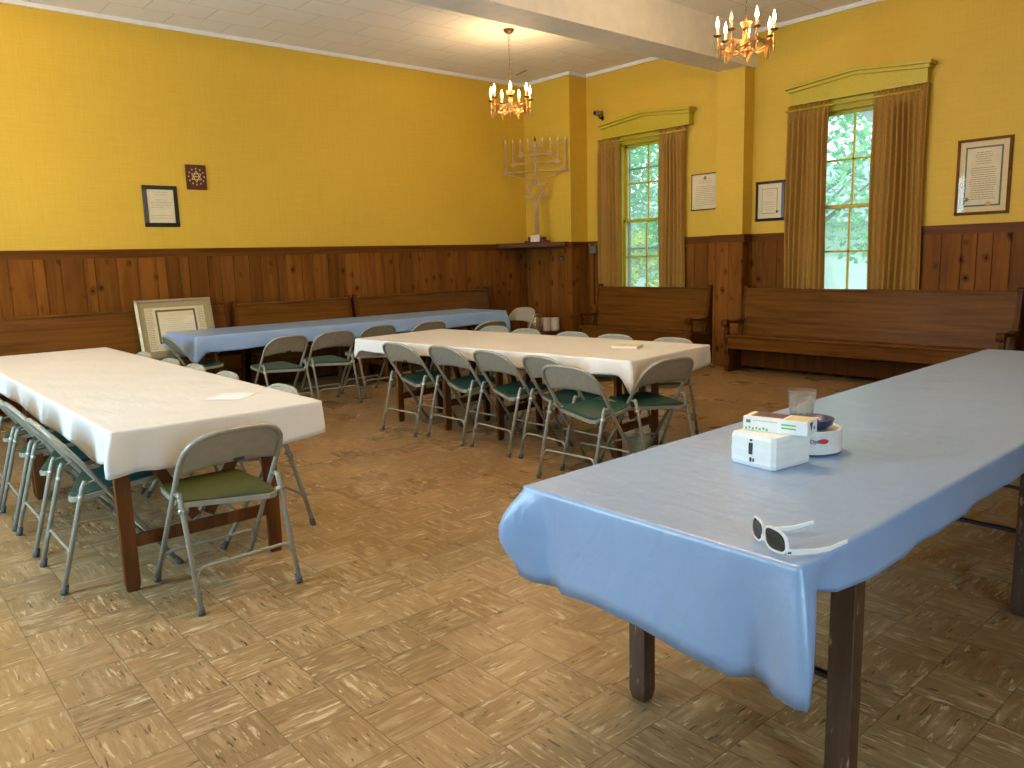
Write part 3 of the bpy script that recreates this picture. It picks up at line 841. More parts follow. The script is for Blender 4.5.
CH = make_chair(); index_kids(CH)
CH_USED = [False]
def chair(x, y, deg, label, plate=None, olive=False):
    """x,y below the seat middle; deg = heading from +X"""
    if not CH_USED[0]: o = CH; CH_USED[0] = True
    else: o = copy_tree(CH)
    o.location = (x, y, 0); o.rotation_euler = (0, 0, rad(deg-90)); o['label'] = label
    if plate is not None:
        p = MB().box(plate-.024, plate+.024, -.1265, -.1235, .592, .612).build('name_plate', M['plate_dark'], o)
        p.location = (0, -.009, 0); p.rotation_euler = (.0, 0, 0)
    if olive:
        for ch in bpy.data.objects:
            if ch.name.startswith('seat_pad') and ch.parent and ch.parent.parent == o:
                ch.data = ch.data.copy(); ch.data.materials[0] = M['seat_olive']; ch['label'] = 'olive green vinyl seat pad'
    return o
RF = .22   # rear feet to origin
# middle table, left side
nm = ('farthest', 'second farthest', 'middle', 'second nearest', 'nearest')
for k, (xx, yy, d, pl) in enumerate(((3.678, 5.45, 4, .02), (3.775, 4.925, 1, None), (3.79, 4.37, -2, None), (3.809, 3.837, -2.4, None), (3.585, 3.404, 4, None))):
    chair(xx, yy, d, '%s folding chair in the row on the left side of the cream table' % nm[k], plate=pl)
# left table
chair(1.215, 3.379, 92.5, 'folding chair with olive seat at the near end of the long white table', plate=.03, olive=True)
lab = ['folding chair nearest the camera on the left side of the long white table',
       'second folding chair from the near end, left side of the long white table',
       'third folding chair from the near end, left side of the long white table',
       'fourth folding chair from the near end, left side of the long white table']
for (yy, d), l in zip(((4.02, 0), (4.64, 0), (5.18, -1), (5.72, 0)), lab): chair(.635+RF, yy, d, l)
for k, (yy, d) in enumerate(((4.06, 181), (4.86, 179), (5.42, 180), (5.93, 181), (6.58, 180))):
    chair(1.855-RF, yy, d, '%s folding chair from the near end, right side of the white table' % ('first', 'second', 'third', 'fourth', 'fifth')[k])
for k, (xx, yy, d) in enumerate(((4.96, 5.9, 184), (4.92, 5.41, 181), (4.93, 4.81, 183), (4.97, 4.35, 184), (5.02, 3.79, 183))):
    chair(xx-RF, yy, d, '%s folding chair on the far right side of the cream table' % nm[k])
chair(4.08, 3.28, 82, 'folding chair at the near end of the cream table, facing the table')
# blue table
for k, (xx, yy, d, pl) in enumerate(((3.21, 7.10, 95, .03), (3.752, 7.149, 89, None), (4.36, 7.33, 92, None), (4.97, 7.25, 90, None))):
    chair(xx, yy, d, '%s folding chair from the left along the front of the far blue table' % ('first', 'second', 'third', 'fourth')[k], plate=pl)
chair(5.36, 6.66, 90, 'folding chair standing loose beyond the far end of the cream table')
chair(2.44+RF, 7.90, -2, 'folding chair at the left end of the far blue table, by the framed document')
chair(7.02-RF, 7.75, 184, 'folding chair at the right end of the far blue table, near the corner')

# ------------------------------------------------------------------ chandeliers
def chandelier(label, x, y, phase, off, zc=3.04, watt=5):
    t = thing('chandelier', label, 'chandelier', (x, y, zc), phase, 'brass candle chandeliers')
    br = M['brass']
    top = H-zc
    MB().lathe([(.0, top-.055), (.02, top-.05), (.05, top-.03), (.062, top-.008), (.062, top)], 24).build('canopy', M['brass_dark'], t)
    ch = MB(); z = .30; k = 0
    while z < top-.05:
        pts = []
        for i in range(10):
            a = 2*PI*i/10; u, w = .007*math.cos(a), .016*math.sin(a)
            pts.append((u, 0, z+w) if k % 2 else (0, u, z+w))
        ch.tube(pts, .0022, 5, closed=True); z += .026; k += 1
    ch.build('chain', M['brass_dark'], t)
    c = MB()
    c.lathe([(.0, -.02), (.012, -.012), (.018, .0), (.010, .015), (.03, .03), (.034, .05), (.014, .062), (.012, .075)], 16)
    for i in range(4):
        a = PI/4+PI/2*i; c.tube([(.02*math.cos(a), .02*math.sin(a), .06), (.02*math.cos(a), .02*math.sin(a), .225)], .006, 8)
    c.lathe([(.03, .22), (.034, .228), (.034, .24), (.046, .262), (.05, .275), (.03, .27), (.012, .29), (.006, .31)], 16)
    c.tube([(0, 0, .06), (0, 0, .31)], .007, 8)
    c.build('column', br, t)
    # scalloped gothic band with drops under each candle
    n7 = 7; RB = .205; ns = 14*n7
    bd = MB(); vs = []; fs = []
    for i in range(ns):
        a = 2*PI*i/ns; ph = (i % 14)/14; d = min(ph, 1-ph)*2
        zl = .055-.055*(1-d)**2.2*1.0 + .0*d; zt = .098+.014*math.cos(2*PI*ph)+(.012 if d > .75 else 0)
        zl = .06-.075*max(0, 1-d*2.2)**1.5 + .006*math.sin(d*PI)-(.018*max(0, (d-.72)/.28))
        for r in (RB-.004, RB+.004):
            for zz in (zl, zt): vs.append((r*math.cos(a), r*math.sin(a), zz))
    for i in range(ns):
        a, b = i*4, ((i+1) % ns)*4
        fs += [(a, a+1, b+1, b), (a+2, b+2, b+3, a+3), (a+1, a+3, b+3, b+1), (a, b, b+2, a+2)]
    bd.add(vs, fs, False)
    bd.build('band', br, t)
    for i in range(n7):
        a = 2*PI*i/n7; ca, sa = math.cos(a), math.sin(a); RC = .232
        def at(r, zz): return (r*ca, r*sa, zz)
        arm = MB()
        prof = [(.02, .075), (.06, .04), (.11, .03), (.16, .05), (.195, .085), (.222, .09), (RC, .12), (RC, .165)]
        pts = []
        for j in range(len(prof)-1):
            for q in range(4):
                k = q/4; pts.append((prof[j][0]*(1-k)+prof[j+1][0]*k, prof[j][1]*(1-k)+prof[j+1][1]*k))
        pts.append(prof[-1]); sm = [pts[0]]+[tuple((pts[m-1][e]+2*pts[m][e]+pts[m+1][e])/4 for e in (0, 1)) for m in range(1, len(pts)-1)]+[pts[-1]]
        arm.tube([at(r, zz) for r, zz in sm], .0065, 7)
        arm.tube(tube_round([at(.02, .10), at(.07, .10), at(.11, .075), at(.15, .085), at(.185, .06)], .03, 4), .004, 6)
        arm.lathe([(.004, -.012), (.008, 0), (.006, .012), (.012, .03), (.010, .06)], 8, Matrix.Translation(at(RC, .005)))
        arm.tube([at(RC, .05), at(RC, .13)], .008, 8)
        ao = arm.build('arm', br, t)
        MB().lathe([(.008, .165), (.026, .170), (.036, .180), (.034, .183), (.012, .178)], 14, Matrix.Translation((RC*ca, RC*sa, 0))).build('drip_pan', M['brass_dark'], ao)
        MB().lathe([(.0115, .178), (.0115, .240), (.008, .244)], 12, Matrix.Translation((RC*ca, RC*sa, 0))).build('candle_sleeve', M['candle'], ao)
        lit = i not in off
        MB().lathe([(.006, .242), (.012, .250), (.0155, .266), (.0125, .288), (.006, .308), (.0005, .332)], 12, Matrix.Translation((RC*ca, RC*sa, 0))).build('bulb', M['bulb'] if lit else M['bulb_off'], ao)
        if lit:
            ld = bpy.data.lights.new('bulb_light', 'POINT'); ld.energy = watt; ld.color = (1, .66, .33); ld.shadow_soft_size = .03
            lo = bpy.data.objects.new('bulb_light', ld); COL.objects.link(lo); lo.parent = ao; lo.location = (RC*ca, RC*sa, .285)
    return t
# heading of the arm nearest the camera is towards the camera
aim = lambda x, y: math.atan2(-y, -x)
chandelier('brass candle chandelier near the far corner, left of the beam', 6.21, 7.03, aim(6.21, 7.03), ())
chandelier('brass candle chandelier at top right with one bulb unlit, right of the beam', 6.08, 3.88, aim(6.08, 3.88)+rad(21), (6,))
chandelier('brass candle chandelier above the near end of the room, outside the picture', 2.7, 2.6, .3, (), watt=24)
chandelier('unseen brass candle chandelier added for warm fill above the left side of the room', .1, 6.6, .9, (), watt=22)  # added out of view to warm and brighten the left wall

# ------------------------------------------------------------------ corner shelf and menorah
sh = MB()
poly = [(7.62, Y1-.002), (7.62, 8.97), (8.15, 8.13), (BX-.002, 8.13), (BX-.002, Y1-.002)]
vs = [(x, y, 1.565) for x, y in poly]+[(x, y, 1.632) for x, y in poly]; n = 5
sh.add(vs, [tuple(range(n-1, -1, -1)), tuple(range(n, 2*n))]+[(i, (i+1) % n, n+(i+1) % n, n+i) for i in range(n)])
tag(sh.build('corner_shelf', M['shelf'], None, .004), 'dark wooden corner shelf carrying the menorah', 'shelf')
def menorah():
    x, y = 7.985, 8.53
    ang = math.atan2(-.866, .50)           # direction of the arms along the shelf front
    t = thing('menorah', 'tall nine-branched twisted metal menorah with a star, on the corner shelf', 'menorah', (x, y, 1.632), ang); t.scale = (1, 1, .945)
    mm = M['menorah']
    b = MB(); b.box(-.17, .17, -.10, .10, 0, .03); b.box(-.12, .12, -.08, .08, .03, .085); b.build('base', M['shelf'], t, .005)
    MB().prism([(-.055, .0), (.055, .0), (.04, .10), (-.04, .10)], -.07, .07, Matrix.Translation((0, -.06, .01))).build('base_block', M['menorah_base'], t, .004)
    def twist(mb, p, q, r, turns_per_m=16):
        p, q = Vector(p), Vector(q); L = (q-p).length; m = max(4, int(L*90)); d = (q-p).normalized()
        u = d.cross(Vector((0, 1, 0))); u = u.normalized() if u.length > .1 else Vector((1, 0, 0)); w = d.cross(u)
        for s in (0, PI):
            pts = []
            for i in range(m+1):
                k = i/m; a = s+2*PI*turns_per_m*L*k; pts.append(p+(q-p)*k+(u*math.cos(a)+w*math.sin(a))*r*.75)
            mb.tube(pts, r*.85, 6)
    st = MB(); twist(st, (0, 0, .08), (0, 0, .60), .022, 8); twist(st, (0, 0, .97), (0, 0, 1.52), .014, 12)
    st.sphere((0, 0, .955), .022, 10, 6); st.sphere((0, 0, .61), .022, 10, 6)
    st.lathe([(.01, 1.40), (.03, 1.43), (.034, 1.46), (.02, 1.50), (.01, 1.52)], 12); st.build('stem', mm, t)
    star = MB(); R = .175; zc = .785
    for s in (1, -1):
        pts = [Vector((R*math.sin(2*PI*i/3), 0, zc+s*R*math.cos(2*PI*i/3))) for i in range(3)]
        for i in range(3): twist(star, pts[i]+Vector((0, .006*s, 0)), pts[(i+1) % 3]+Vector((0, .006*s, 0)), .010, 14)
    star.build('star', mm, t)
    for k, (wd, zb) in enumerate(((.455, 1.075), (.34, 1.20), (.225, 1.325), (.11, 1.42))):
        a = MB(); twist(a, (-wd, 0, zb), (wd, 0, zb), .010, 18)
        for s in (-1, 1):
            twist(a, (s*wd, 0, zb), (s*wd, 0, 1.52), .010, 18)
            if k < 3:   # scroll at the elbow
                pts = [(s*(wd-.01+(.012+.03*i/20)*math.cos(i*.55)), -.012, zb+.01+(.012+.03*i/20)*math.sin(i*.55)) for i in range(24)]
                a.tube(pts, .006, 6)
        a.build('branch', mm, t)
        for s in (-1, 1): MB().lathe([(.009, 1.515), (.013, 1.53), (.009, 1.555), (.001, 1.58)], 10, Matrix.Translation((s*wd, 0, 0))).build('candle_bulb', M['candle'], t)
    MB().lathe([(.010, 1.52), (.015, 1.54), (.012, 1.57), (.001, 1.61)], 10).build('candle_bulb', M['maroon'], t)
    d = MB()
    for s in (-1, 1): d.tube([(0, 0, .96), (s*.2, 0, .98), (s*.44, 0, 1.06)], .007, 6)
    d.build('brace', mm, t)
menorah()

# ------------------------------------------------------------------ framed documents
def framed(name, label, cat, w, h, fw, loc, rz, frame_m, mat_m=None, mat_w=.05, inner=None, tilt=0, lines=14, seal=None, paper=None, thick=.02, glass=True):
    """front faces -y, origin at the middle of the bottom back edge"""
    t = thing(name, label, cat, loc, rz); t.rotation_euler = (tilt, 0, rz)
    f = MB(); d = thick
    f.prism([(-d, fw), (-d*.5, 0), (0, 0), (0, fw)], -w/2, w/2)
    f.prism([(-d, h-fw), (0, h-fw), (0, h), (-d*.5, h)], -w/2, w/2)
    for s in (-1, 1):
        xo, xi = s*w/2, s*(w/2-fw)
        vs = [(xi, -d, fw), (xi, -d, h-fw), (xo, -d*.5, 0), (xo, -d*.5, h), (xi, 0, fw), (xi, 0, h-fw), (xo, 0, 0), (xo, 0, h)]
        f.add(vs, [(0,1,3,2), (4,6,7,5), (2,3,7,6), (0,4,5,1), (0,2,6,4), (1,5,7,3)])
    f.build('frame', frame_m, t)
    a, b = w/2-fw, h-2*fw
    z0 = fw
    if mat_m:
        MB().box(-a, a, -d*.45, -.001, z0, z0+b).build('mat_board', mat_m, t)
        a -= mat_w; z0 += mat_w; b -= 2*mat_w
        if inner:
            MB().box(-a, a, -d*.45-.0012, -d*.45+.001, z0, z0+b).build('inner_mat', inner[0], t)
            a -= inner[1]; z0 += inner[1]; b -= 2*inner[1]
    yy = -d*.45-(.0026 if mat_m else 0)
    MB().box(-a, a, yy, yy+.002, z0, z0+b).build('document', paper or M['paper'], t)
    pr = MB(); rnd = random.Random(len(label)); zt = z0+b*.93
    for k in range(lines):
        zz = zt-b*.86*k/lines; lw = a*(rnd.uniform(.35, .6) if k < lines*.3 else rnd.uniform(.68, .8))
        if rnd.random() < .12: continue
        x = -lw
        while x < lw-.004:
            ww = rnd.uniform(.008, .03); pr.box(x, min(x+ww, lw), yy-.0006, yy-.0001, zz-b*.011, zz); x += ww+.005
    pr.build('printing', M['ink'], t)
    if seal:
        for (sx, sz, r, m) in seal:
            MB().lathe([(r, 0), (r, .0015)], 18, Matrix.Translation((sx, yy-.0005, sz)) @ Matrix.Rotation(PI/2, 4, 'X')).build('seal', m, t)
    if glass: MB().box(-w/2+fw*.9, w/2-fw*.9, -d*.78, -d*.74, fw*.9, h-fw*.9).build('glass', M['picture_glass'], t)
    return t
framed('framed_certificate', 'black-framed certificate on the left yellow wall, below a small plaque', 'picture', .365, .44, .043, (2.87, Y1-.002, 1.86), 0, M['black_frame'], lines=11)
framed('framed_certificate', 'thin-framed pale certificate on the window wall, left of the pilaster', 'picture', .42, .455, .012, (X1-.002, 6.03, 1.955), -PI/2, M['maroon'], lines=16, paper=M['paper'], seal=[(0, .40, .022, M['ink'])])
framed('framed_certificate', 'dark-framed certificate between the pilaster and the near window', 'picture', .375, .465, .032, (X1-.002, 5.115, 1.77), -PI/2, M['black_frame'], M['paper'], .055, (M['ink_dark'], .005), lines=9, seal=[(.10, .105, .014, M['ink_dark'])])
framed('framed_certificate', 'large gilt-brown framed certificate with blue border at right of the near window', 'picture', .485, .725, .028, (X1-.002, 2.83, 1.712), -PI/2, M['brown_frame'], M['mat_cream'], .05, (M['mat_blue'], .016), lines=22, seal=[(-.135, .15, .02, M['ink']), (.06, .10, .024, M['gold'])])
fr = framed('framed_document', 'large framed document leaning on the pew seat by the left wall', 'picture', .80, .645, .024, (2.83, 8.70, .452), 0, M['silver_gold'], M['mat_olive'], .065, (M['mat_cream'], .105), tilt=rad(-13), lines=10, seal=[(-.13, .20, .02, M['mat_blue'])], thick=.025)
ib = MB(); w_, h_ = .40, .30
for a0, a1, b0, b1 in ((-.205, .215, .165, .187), (-.205, .215, .508, .53), (-.205, -.183, .165, .53), (.193, .215, .165, .53)): ib.box(a0, a1, -.0150, -.0142, b0, b1)
ib.build('inner_border', simple('grey_brown_mat', (.14, .115, .08), .7, bump=0), fr)
sd = MB(); rnd = random.Random(5)
for s in (-1, 1):
    for k in range(24):
        zz = .11+k*.0185
        x = s*.272-.032
        while x < s*.272+.03:
            ww = rnd.uniform(.006, .016); sd.box(x, x+ww, -.0132, -.0126, zz, zz+.007); x += ww+.004
sd.build('side_lettering', M['ink'], fr)
# maroon plaque
pq = thing('hanging_plaque', 'small maroon plaque with gold star emblem on the left yellow wall', 'plaque', (3.275, Y1-.002, 2.27), 0)
MB().box(-.112, .112, -.018, 0, 0, .27).build('board', M['maroon'], pq, .005)
em = MB(); R = .06
for s in (1, -1):
    pts = [(R*math.sin(2*PI*i/3), -.021, .14+s*R*math.cos(2*PI*i/3)) for i in range(3)]
    for i in range(3): em.bar(pts[i], pts[(i+1) % 3], .008, .004, (0, 1, 0))
for i in range(12):
    a = 2*PI*i/12; em.sphere((.086*math.sin(a), -.019, .14+.086*math.cos(a)), .0085, 8, 5)
em.box(-.03, .03, -.021, -.018, .135, .147)
em.build('emblem', M['gold'], pq)
MB().box(-.095, -.087, -.0195, -.0175, .015, .255).build('gilt_line', M['leg_red'], pq)

# ------------------------------------------------------------------ fittings on the far walls
sc = thing('security_camera', 'small dark security camera above the left end of the far window', 'camera', (X1, 7.78, 3.37), PI/2)
MB().lathe([(.035, 0), (.035, .012)], 16, Matrix.Translation((0, 0, -.03)) @ Matrix.Rotation(PI/2, 4, 'X') ).build('mount', M['camera_dark'], sc)
MB().tube([(0, .01, -.03), (0, .06, -.035), (0, .075, .0)], .012, 8).build('bracket', M['camera_dark'], sc)
MB().box(-.032, .032, .03, .15, -.005, .06).build('body', M['grey_metal'], sc, .01)
MB().lathe([(.022, .0), (.022, .02)], 14, Matrix.Translation((0, .165, .027)) @ Matrix.Rotation(PI/2, 4, 'X')).build('lens', M['lens'], sc)
jb = thing('junction_box', 'grey metal electrical box with conduit on the panelling near the corner', 'electrical box', (X1-.02, 7.93, 1.45), 0)
MB().box(-.06, -.002, -.06, .06, 0, .11).build('body', M['grey_metal'], jb, .006)
MB().tube([(-.03, 0, 0), (-.03, 0, -.75)], .009, 8).build('conduit', M['shelf'], jb)
lk = MB()
for s in (-1, 1): lk.tube([(-.05, s*.045, .11), (-.06, s*.075, .135)], .008, 6)
lk.build('spot_head', M['bolt'], jb)
ol = thing('wall_outlet', 'dark outlet plate on the pine panelling under the corner shelf', 'outlet', (BX-.0181, 8.28, 1.36), 0)
MB().box(-.007, -.0002, -.055, .055, 0, .07).build('plate', M['camera_dark'], ol, .002)
MB().box(-.010, -.007, -.022, .022, .015, .04).build('socket', M['grey_metal'], ol)
# low dark stand with jar and canisters
sx, sy = 7.89, 8.42
ls = thing('low_stand', 'low dark wooden stand in the corner below the shelf', 'stand', (sx, sy, 0), 0)
MB().box(-.32, .32, -.2, .2, .30, .335).build('top', M['shelf'], ls, .004)
for a in (-1, 1):
    for b in (-1, 1): MB().box(a*.28-.02, a*.28+.02, b*.16-.02, b*.16+.02, 0, .30).build('leg', M['shelf'], ls)
jr = thing('glass_jar', 'big lidded glass jar on the low stand in the corner', 'jar', (7.80, 8.43, .335), 0)
MB().lathe([(.085, 0), (.105, .02), (.115, .08), (.105, .17), (.08, .215), (.075, .235), (.070, .235), (.075, .212), (.098, .168), (.108, .08), (.098, .024), (.08, .006)], 20).build('body', M['jar_glass'], jr)
MB().lathe([(.085, .235), (.088, .25), (.05, .275), (.015, .28), (.02, .30), (.012, .315)], 18).build('lid', M['grey_metal'], jr)
for k, (cx, cy, l) in enumerate(((8.01, 8.41, 'white canister on the low corner stand, next to the glass jar'), (8.11, 8.32, 'white canister on the low corner stand, right of the other canister'))):
    cn = thing('canister', l, 'canister', (cx, cy, .335), 0, 'white canisters')
    MB().lathe([(.066, 0), (.068, .004), (.068, .165), (.066, .17)], 20).build('body', M['white_can'], cn)
    MB().lathe([(.070, .168), (.071, .185), (.062, .19)], 20).build('lid', M['white_can'], cn)

# ------------------------------------------------------------------ things on the tables
def sheet(name, label, cat, pts, z, mat, thick=.0012):
    mb = MB(); n = len(pts); vs = [(x, y, z) for x, y in pts]+[(x, y, z+thick) for x, y in pts]
    mb.add(vs, [tuple(range(n-1, -1, -1)), tuple(range(n, 2*n))]+[(i, (i+1) % n, n+(i+1) % n, n+i) for i in range(n)])
    return tag(mb.build(name, mat), label, cat)
sheet('paper_sheet', 'white sheet of paper lying on the long white table', 'paper', [(1.42, 4.06), (1.545, 3.92), (1.69, 4.05), (1.565, 4.19)], Z+.003, M['paper_white'])
bk = thing('booklet', 'small cream booklet lying on the middle table near its right end', 'booklet', (4.45, 3.80, Z+.003), rad(-68))
MB().box(-.10, .10, -.075, .075, .001, .016).build('pages', M['paper'], bk, .001)
cv = MB(); cv.box(-.102, .102, -.078, .078, .016, .018); cv.box(-.102, .102, -.078, .078, 0, .001); cv.box(-.104, -.102, -.078, .078, 0, .018); cv.build('cover', M['mat_cream'], bk)
T = Z+.003
# napkin pack: wrapped block, dark mark on the face towards the room's near end
npk = thing('napkin_pack', 'wrapped pack of white paper napkins on the blue table, thin box on top of it', 'napkins', (2.265, 1.325, T), rad(-7))
nb = MB(); nz = 9
def skew(z): return .006*math.sin(z*40)
vs = []; fs = []
ring = tube_round([(-.094, -.086, 0), (.094, -.086, 0), (.094, .086, 0), (-.094, .086, 0), (-.094, -.086, 0)], .012, 3)[1:]
ring = [(-.094+.012, -.086, 0)] + [tuple(p) for p in ring[:-1]] + [(-.094, -.086+.012, 0)]
m = len(ring)
for j in range(nz):
    t = j/(nz-1); z = .104*t; k = 1-.05*(abs(2*t-1)**6)+.008*math.sin(j*2.1)
    for x, y, _ in ring: vs.append((x*k, y*k, z))
for j in range(nz-1):
    for q in range(m): fs.append((j*m+q, j*m+(q+1) % m, (j+1)*m+(q+1) % m, (j+1)*m+q))
fs += [tuple(range(m-1, -1, -1)), tuple((nz-1)*m+q for q in range(m))]
nb.add(vs, fs, False); nb.build('napkins', M['tissue'], npk)
wl = MB(); wl.box(-.0962, -.0940, -.004, .010, .040, .078); wl.box(-.0962, -.0940, -.002, .006, .084, .090); wl.box(-.0962, -.0940, .0, .006, .016, .030); wl.box(-.0962, -.0940, -.010, -.006, .018, .028)
wl.build('wrapper_print', M['ink_dark'], npk)
# thin carton across the napkins
bx = thing('carton_box', 'slim white carton with green print and purple top lying on the napkin pack', 'box', (2.285, 1.305, T+.1045), rad(-80))
MB().box(-.105, .105, -.046, .046, 0, .046).build('carton', M['foam'], bx, .002)
MB().box(-.085, .02, -.028, .040, .046, .0468).build('top_panel', M['purple'], bx)
MB().box(.03, .104, -.040, .040, .046, .0466).build('top_print', M['mat_cream'], bx)
gp = MB(); rnd = random.Random(9)
for k in range(7): gp.box(-.097+k*.0115, -.091+k*.0115, -.0472, -.0459, .004+.003*(k % 2), .011+.003*(k % 2))
for k in range(2): gp.box(.022, .068, -.0472, -.0459, .028-k*.011, .0325-k*.011)
gp.build('green_print', M['green_ink'], bx)
gp2 = MB(); gp2.box(-.094, -.080, -.0472, -.0459, .026, .036)
for k in range(9): gp2.box(-.07+k*.009, -.064+k*.009, -.047, -.0459, .034, .0355)
gp2.build('fine_print', M['ink'], bx)
fl = MB(); fl.add([(.1050, -.025, .040), (.1050, .0, .040), (.1050, -.012, .014), (.1062, -.025, .040), (.1062, .0, .040), (.1062, -.012, .014)], [(0,1,2), (3,5,4), (0,3,4,1), (1,4,5,2), (2,5,3,0)])
fl.box(.105, .1062, .012, .02, .014, .024)
fl.build('end_print', M['ink_dark'], bx)
# wrapped plates
pcx, pcy = 2.50, 1.318
pl = thing('plate_stack', 'shrink-wrapped stack of white foam plates beside the napkin pack', 'plates', (pcx, pcy, T), 0)
prof = [(.070, 0)]
for k in range(12): prof += [(.100+.003*(k/12), .004+k*.006), (.1065, .0062+k*.006), (.1065, .0082+k*.006), (.101, .0092+k*.006)]
prof += [(.106, .077), (.107, .081), (.104, .0835), (.092, .079), (.075, .075), (.0, .075)]
MB().lathe(prof, 48).build('plates', M['foam'], pl)
MB().lathe([(.1085, .002), (.1092, .03), (.1092, .07), (.1085, .080)], 48).build('plastic_wrap', M['wrap'], pl)
camdir = math.atan2(-pcy, -pcx)
def on_rim(me_or_mb, name, mat, a):
    pass
def wrap_text(body, size, mat, a0, z, name):
    me = text_mesh(body, size)
    for v in me.vertices:
        a = a0+v.co.x/.110; zz = z+v.co.y; r = .1100+v.co.z
        v.co = (r*math.cos(a), r*math.sin(a), zz)
    me.materials.clear(); me.materials.append(mat)
    o = bpy.data.objects.new(name, me); COL.objects.link(o); o.parent = pl; return o
wrap_text('Opti', .0175, M['navy_ink'], camdir+.19  , .052, 'brand_lettering')
ov = MB(); n = 28; vs = [(0, 0, 0)]
for k in range(n):
    a = 2*PI*k/n; th = camdir+.45+.018*math.cos(a)/.11; vs.append((.1104*math.cos(th), .1104*math.sin(th), .052+.0085*math.sin(a)))
th = camdir+.45; vs[0] = (.1106*math.cos(th), .1106*math.sin(th), .052)
ov.add(vs, [(0, 1+k, 1+(k+1) % n) for k in range(n)]); ov.build('red_oval', M['red_ink'], pl)
nv = thing('bowl_stack', 'dark navy plastic bowls stacked on the white plates', 'bowls', (pcx+.006, pcy, T+.0772), 0)
MB().lathe([(.0, 0), (.052, 0), (.070, .012), (.0755, .016), (.074, .0195), (.0765, .023), (.075, .0265), (.078, .030), (.079, .034), (.073, .033), (.060, .018), (.045, .013), (.0, .013)], 36).build('bowl', M['navy'], nv)
cu = thing('plastic_cup', 'stack of clear plastic cups standing in the navy bowls', 'cup', (2.478, 1.335, T+.0912), 0); cu.scale = (1, 1, 1.17)
cp = []
MB().lathe([(.030, 0), (.032, .003), (.046, .088), (.0485, .09), (.0475, .092), (.0445, .088), (.031, .005), (.0, .005)], 28).build('cup', M['clear_plastic'], cu)
MB().lathe([(.0335, .012), (.0462, .096), (.0490, .0985), (.0478, .1005), (.0448, .096), (.0325, .014), (.0, .014)], 28).build('cup', M['clear_plastic'], cu)
gr = MB()
for k in range(14):
    a = 2*PI*k/14; gr.tube([(.035*math.cos(a), .035*math.sin(a), .02), (.0468*math.cos(a), .0468*math.sin(a), .085)], .0012, 5)
gr.build('ribs', M['clear_plastic'], cu)
# sunglasses
sg = thing('sunglasses', 'white-framed sunglasses with dark lenses lying on the blue table corner', 'sunglasses', (1.582, .935, T+.0005), rad(-119.4)); sg.scale = (1.1, 1.1, 1.1)
def lens_loop(cx, rx, rz, n=32):
    out = []
    for k in range(n):
        a = 2*PI*k/n; c, s_ = math.cos(a), math.sin(a)
        x = math.copysign(abs(c)**.72, c)*rx; z = math.copysign(abs(s_)**.72, s_)*rz
        sgn = 1 if cx > 0 else -1
        x += sgn*.004*(z/rz)           # wider towards the outer top corner
        out.append((cx+x, .0272-z))
    return out
wrapy = lambda x: 2.6*x*x
fm = MB()
for cx in (-.036, .036):
    o_, i_ = lens_loop(cx, .0340, .0258), lens_loop(cx, .0297, .0213); n = len(o_)
    vs = [(x, wrapy(x)-.002, z) for x, z in o_]+[(x, wrapy(x)-.002, z) for x, z in i_]+[(x, wrapy(x)+.0025, z) for x, z in o_]+[(x, wrapy(x)+.0025, z) for x, z in i_]
    fs = []
    for k in range(n):
        k2 = (k+1) % n
        fs += [(k, k2, n+k2, n+k), (2*n+k, 3*n+k, 3*n+k2, 2*n+k2), (k, 2*n+k, 2*n+k2, k2), (n+k, n+k2, 3*n+k2, 3*n+k)]
    fm.add(vs, fs)
fm.bar((-.008, -.0005, .0185), (.008, -.0005, .0185), .0045, .011, (0, 0, 1))
fm.build('frame_front', M['white_plastic'], sg)
for cx in (-.036, .036):
    i_ = lens_loop(cx, .0300, .0216); n = len(i_)
    vs = [(x, wrapy(x)-.0005, z) for x, z in i_]+[(x, wrapy(x)+.001, z) for x, z in i_]
    MB().add(vs, [tuple(range(n)), tuple(range(2*n-1, n-1, -1))]+[(k, n+k, n+(k+1) % n, (k+1) % n) for k in range(n)]).build('lens', M['lens'], sg)
for s, e1, e2 in ((1, .071, .069), (-1, .062, .052)):
    tp = MB()
    ctr = [(s*.0695, wrapy(.0695)-.001, .0115, .013), (s*.0705, .030, .0095, .012), (s*(e1+.0705)/2, .075, .0075, .011), (s*e1, .110, .0095, .010), (s*e2, .150, .021, .008)]
    vs = []
    for x, y, z, hh in ctr:
        for dx, dz in ((-.002, -hh/2), (.002, -hh/2), (.002, hh/2), (-.002, hh/2)): vs.append((x+dx, y, z+dz))
    fs = [(0,1,2,3), (19,18,17,16)]
    for r in range(4):
        for q in range(4): fs.append((r*4+q, r*4+(q+1) % 4, (r+1)*4+(q+1) % 4, (r+1)*4+q))
    to = tp.add(vs, fs).build('temple', M['white_plastic'], sg, .0012, 2)
    MB().box(s*.0722-.0006, s*.0722+.0006, .012, .020, .0085, .0120).build('temple_mark', M['ink_dark'], to)

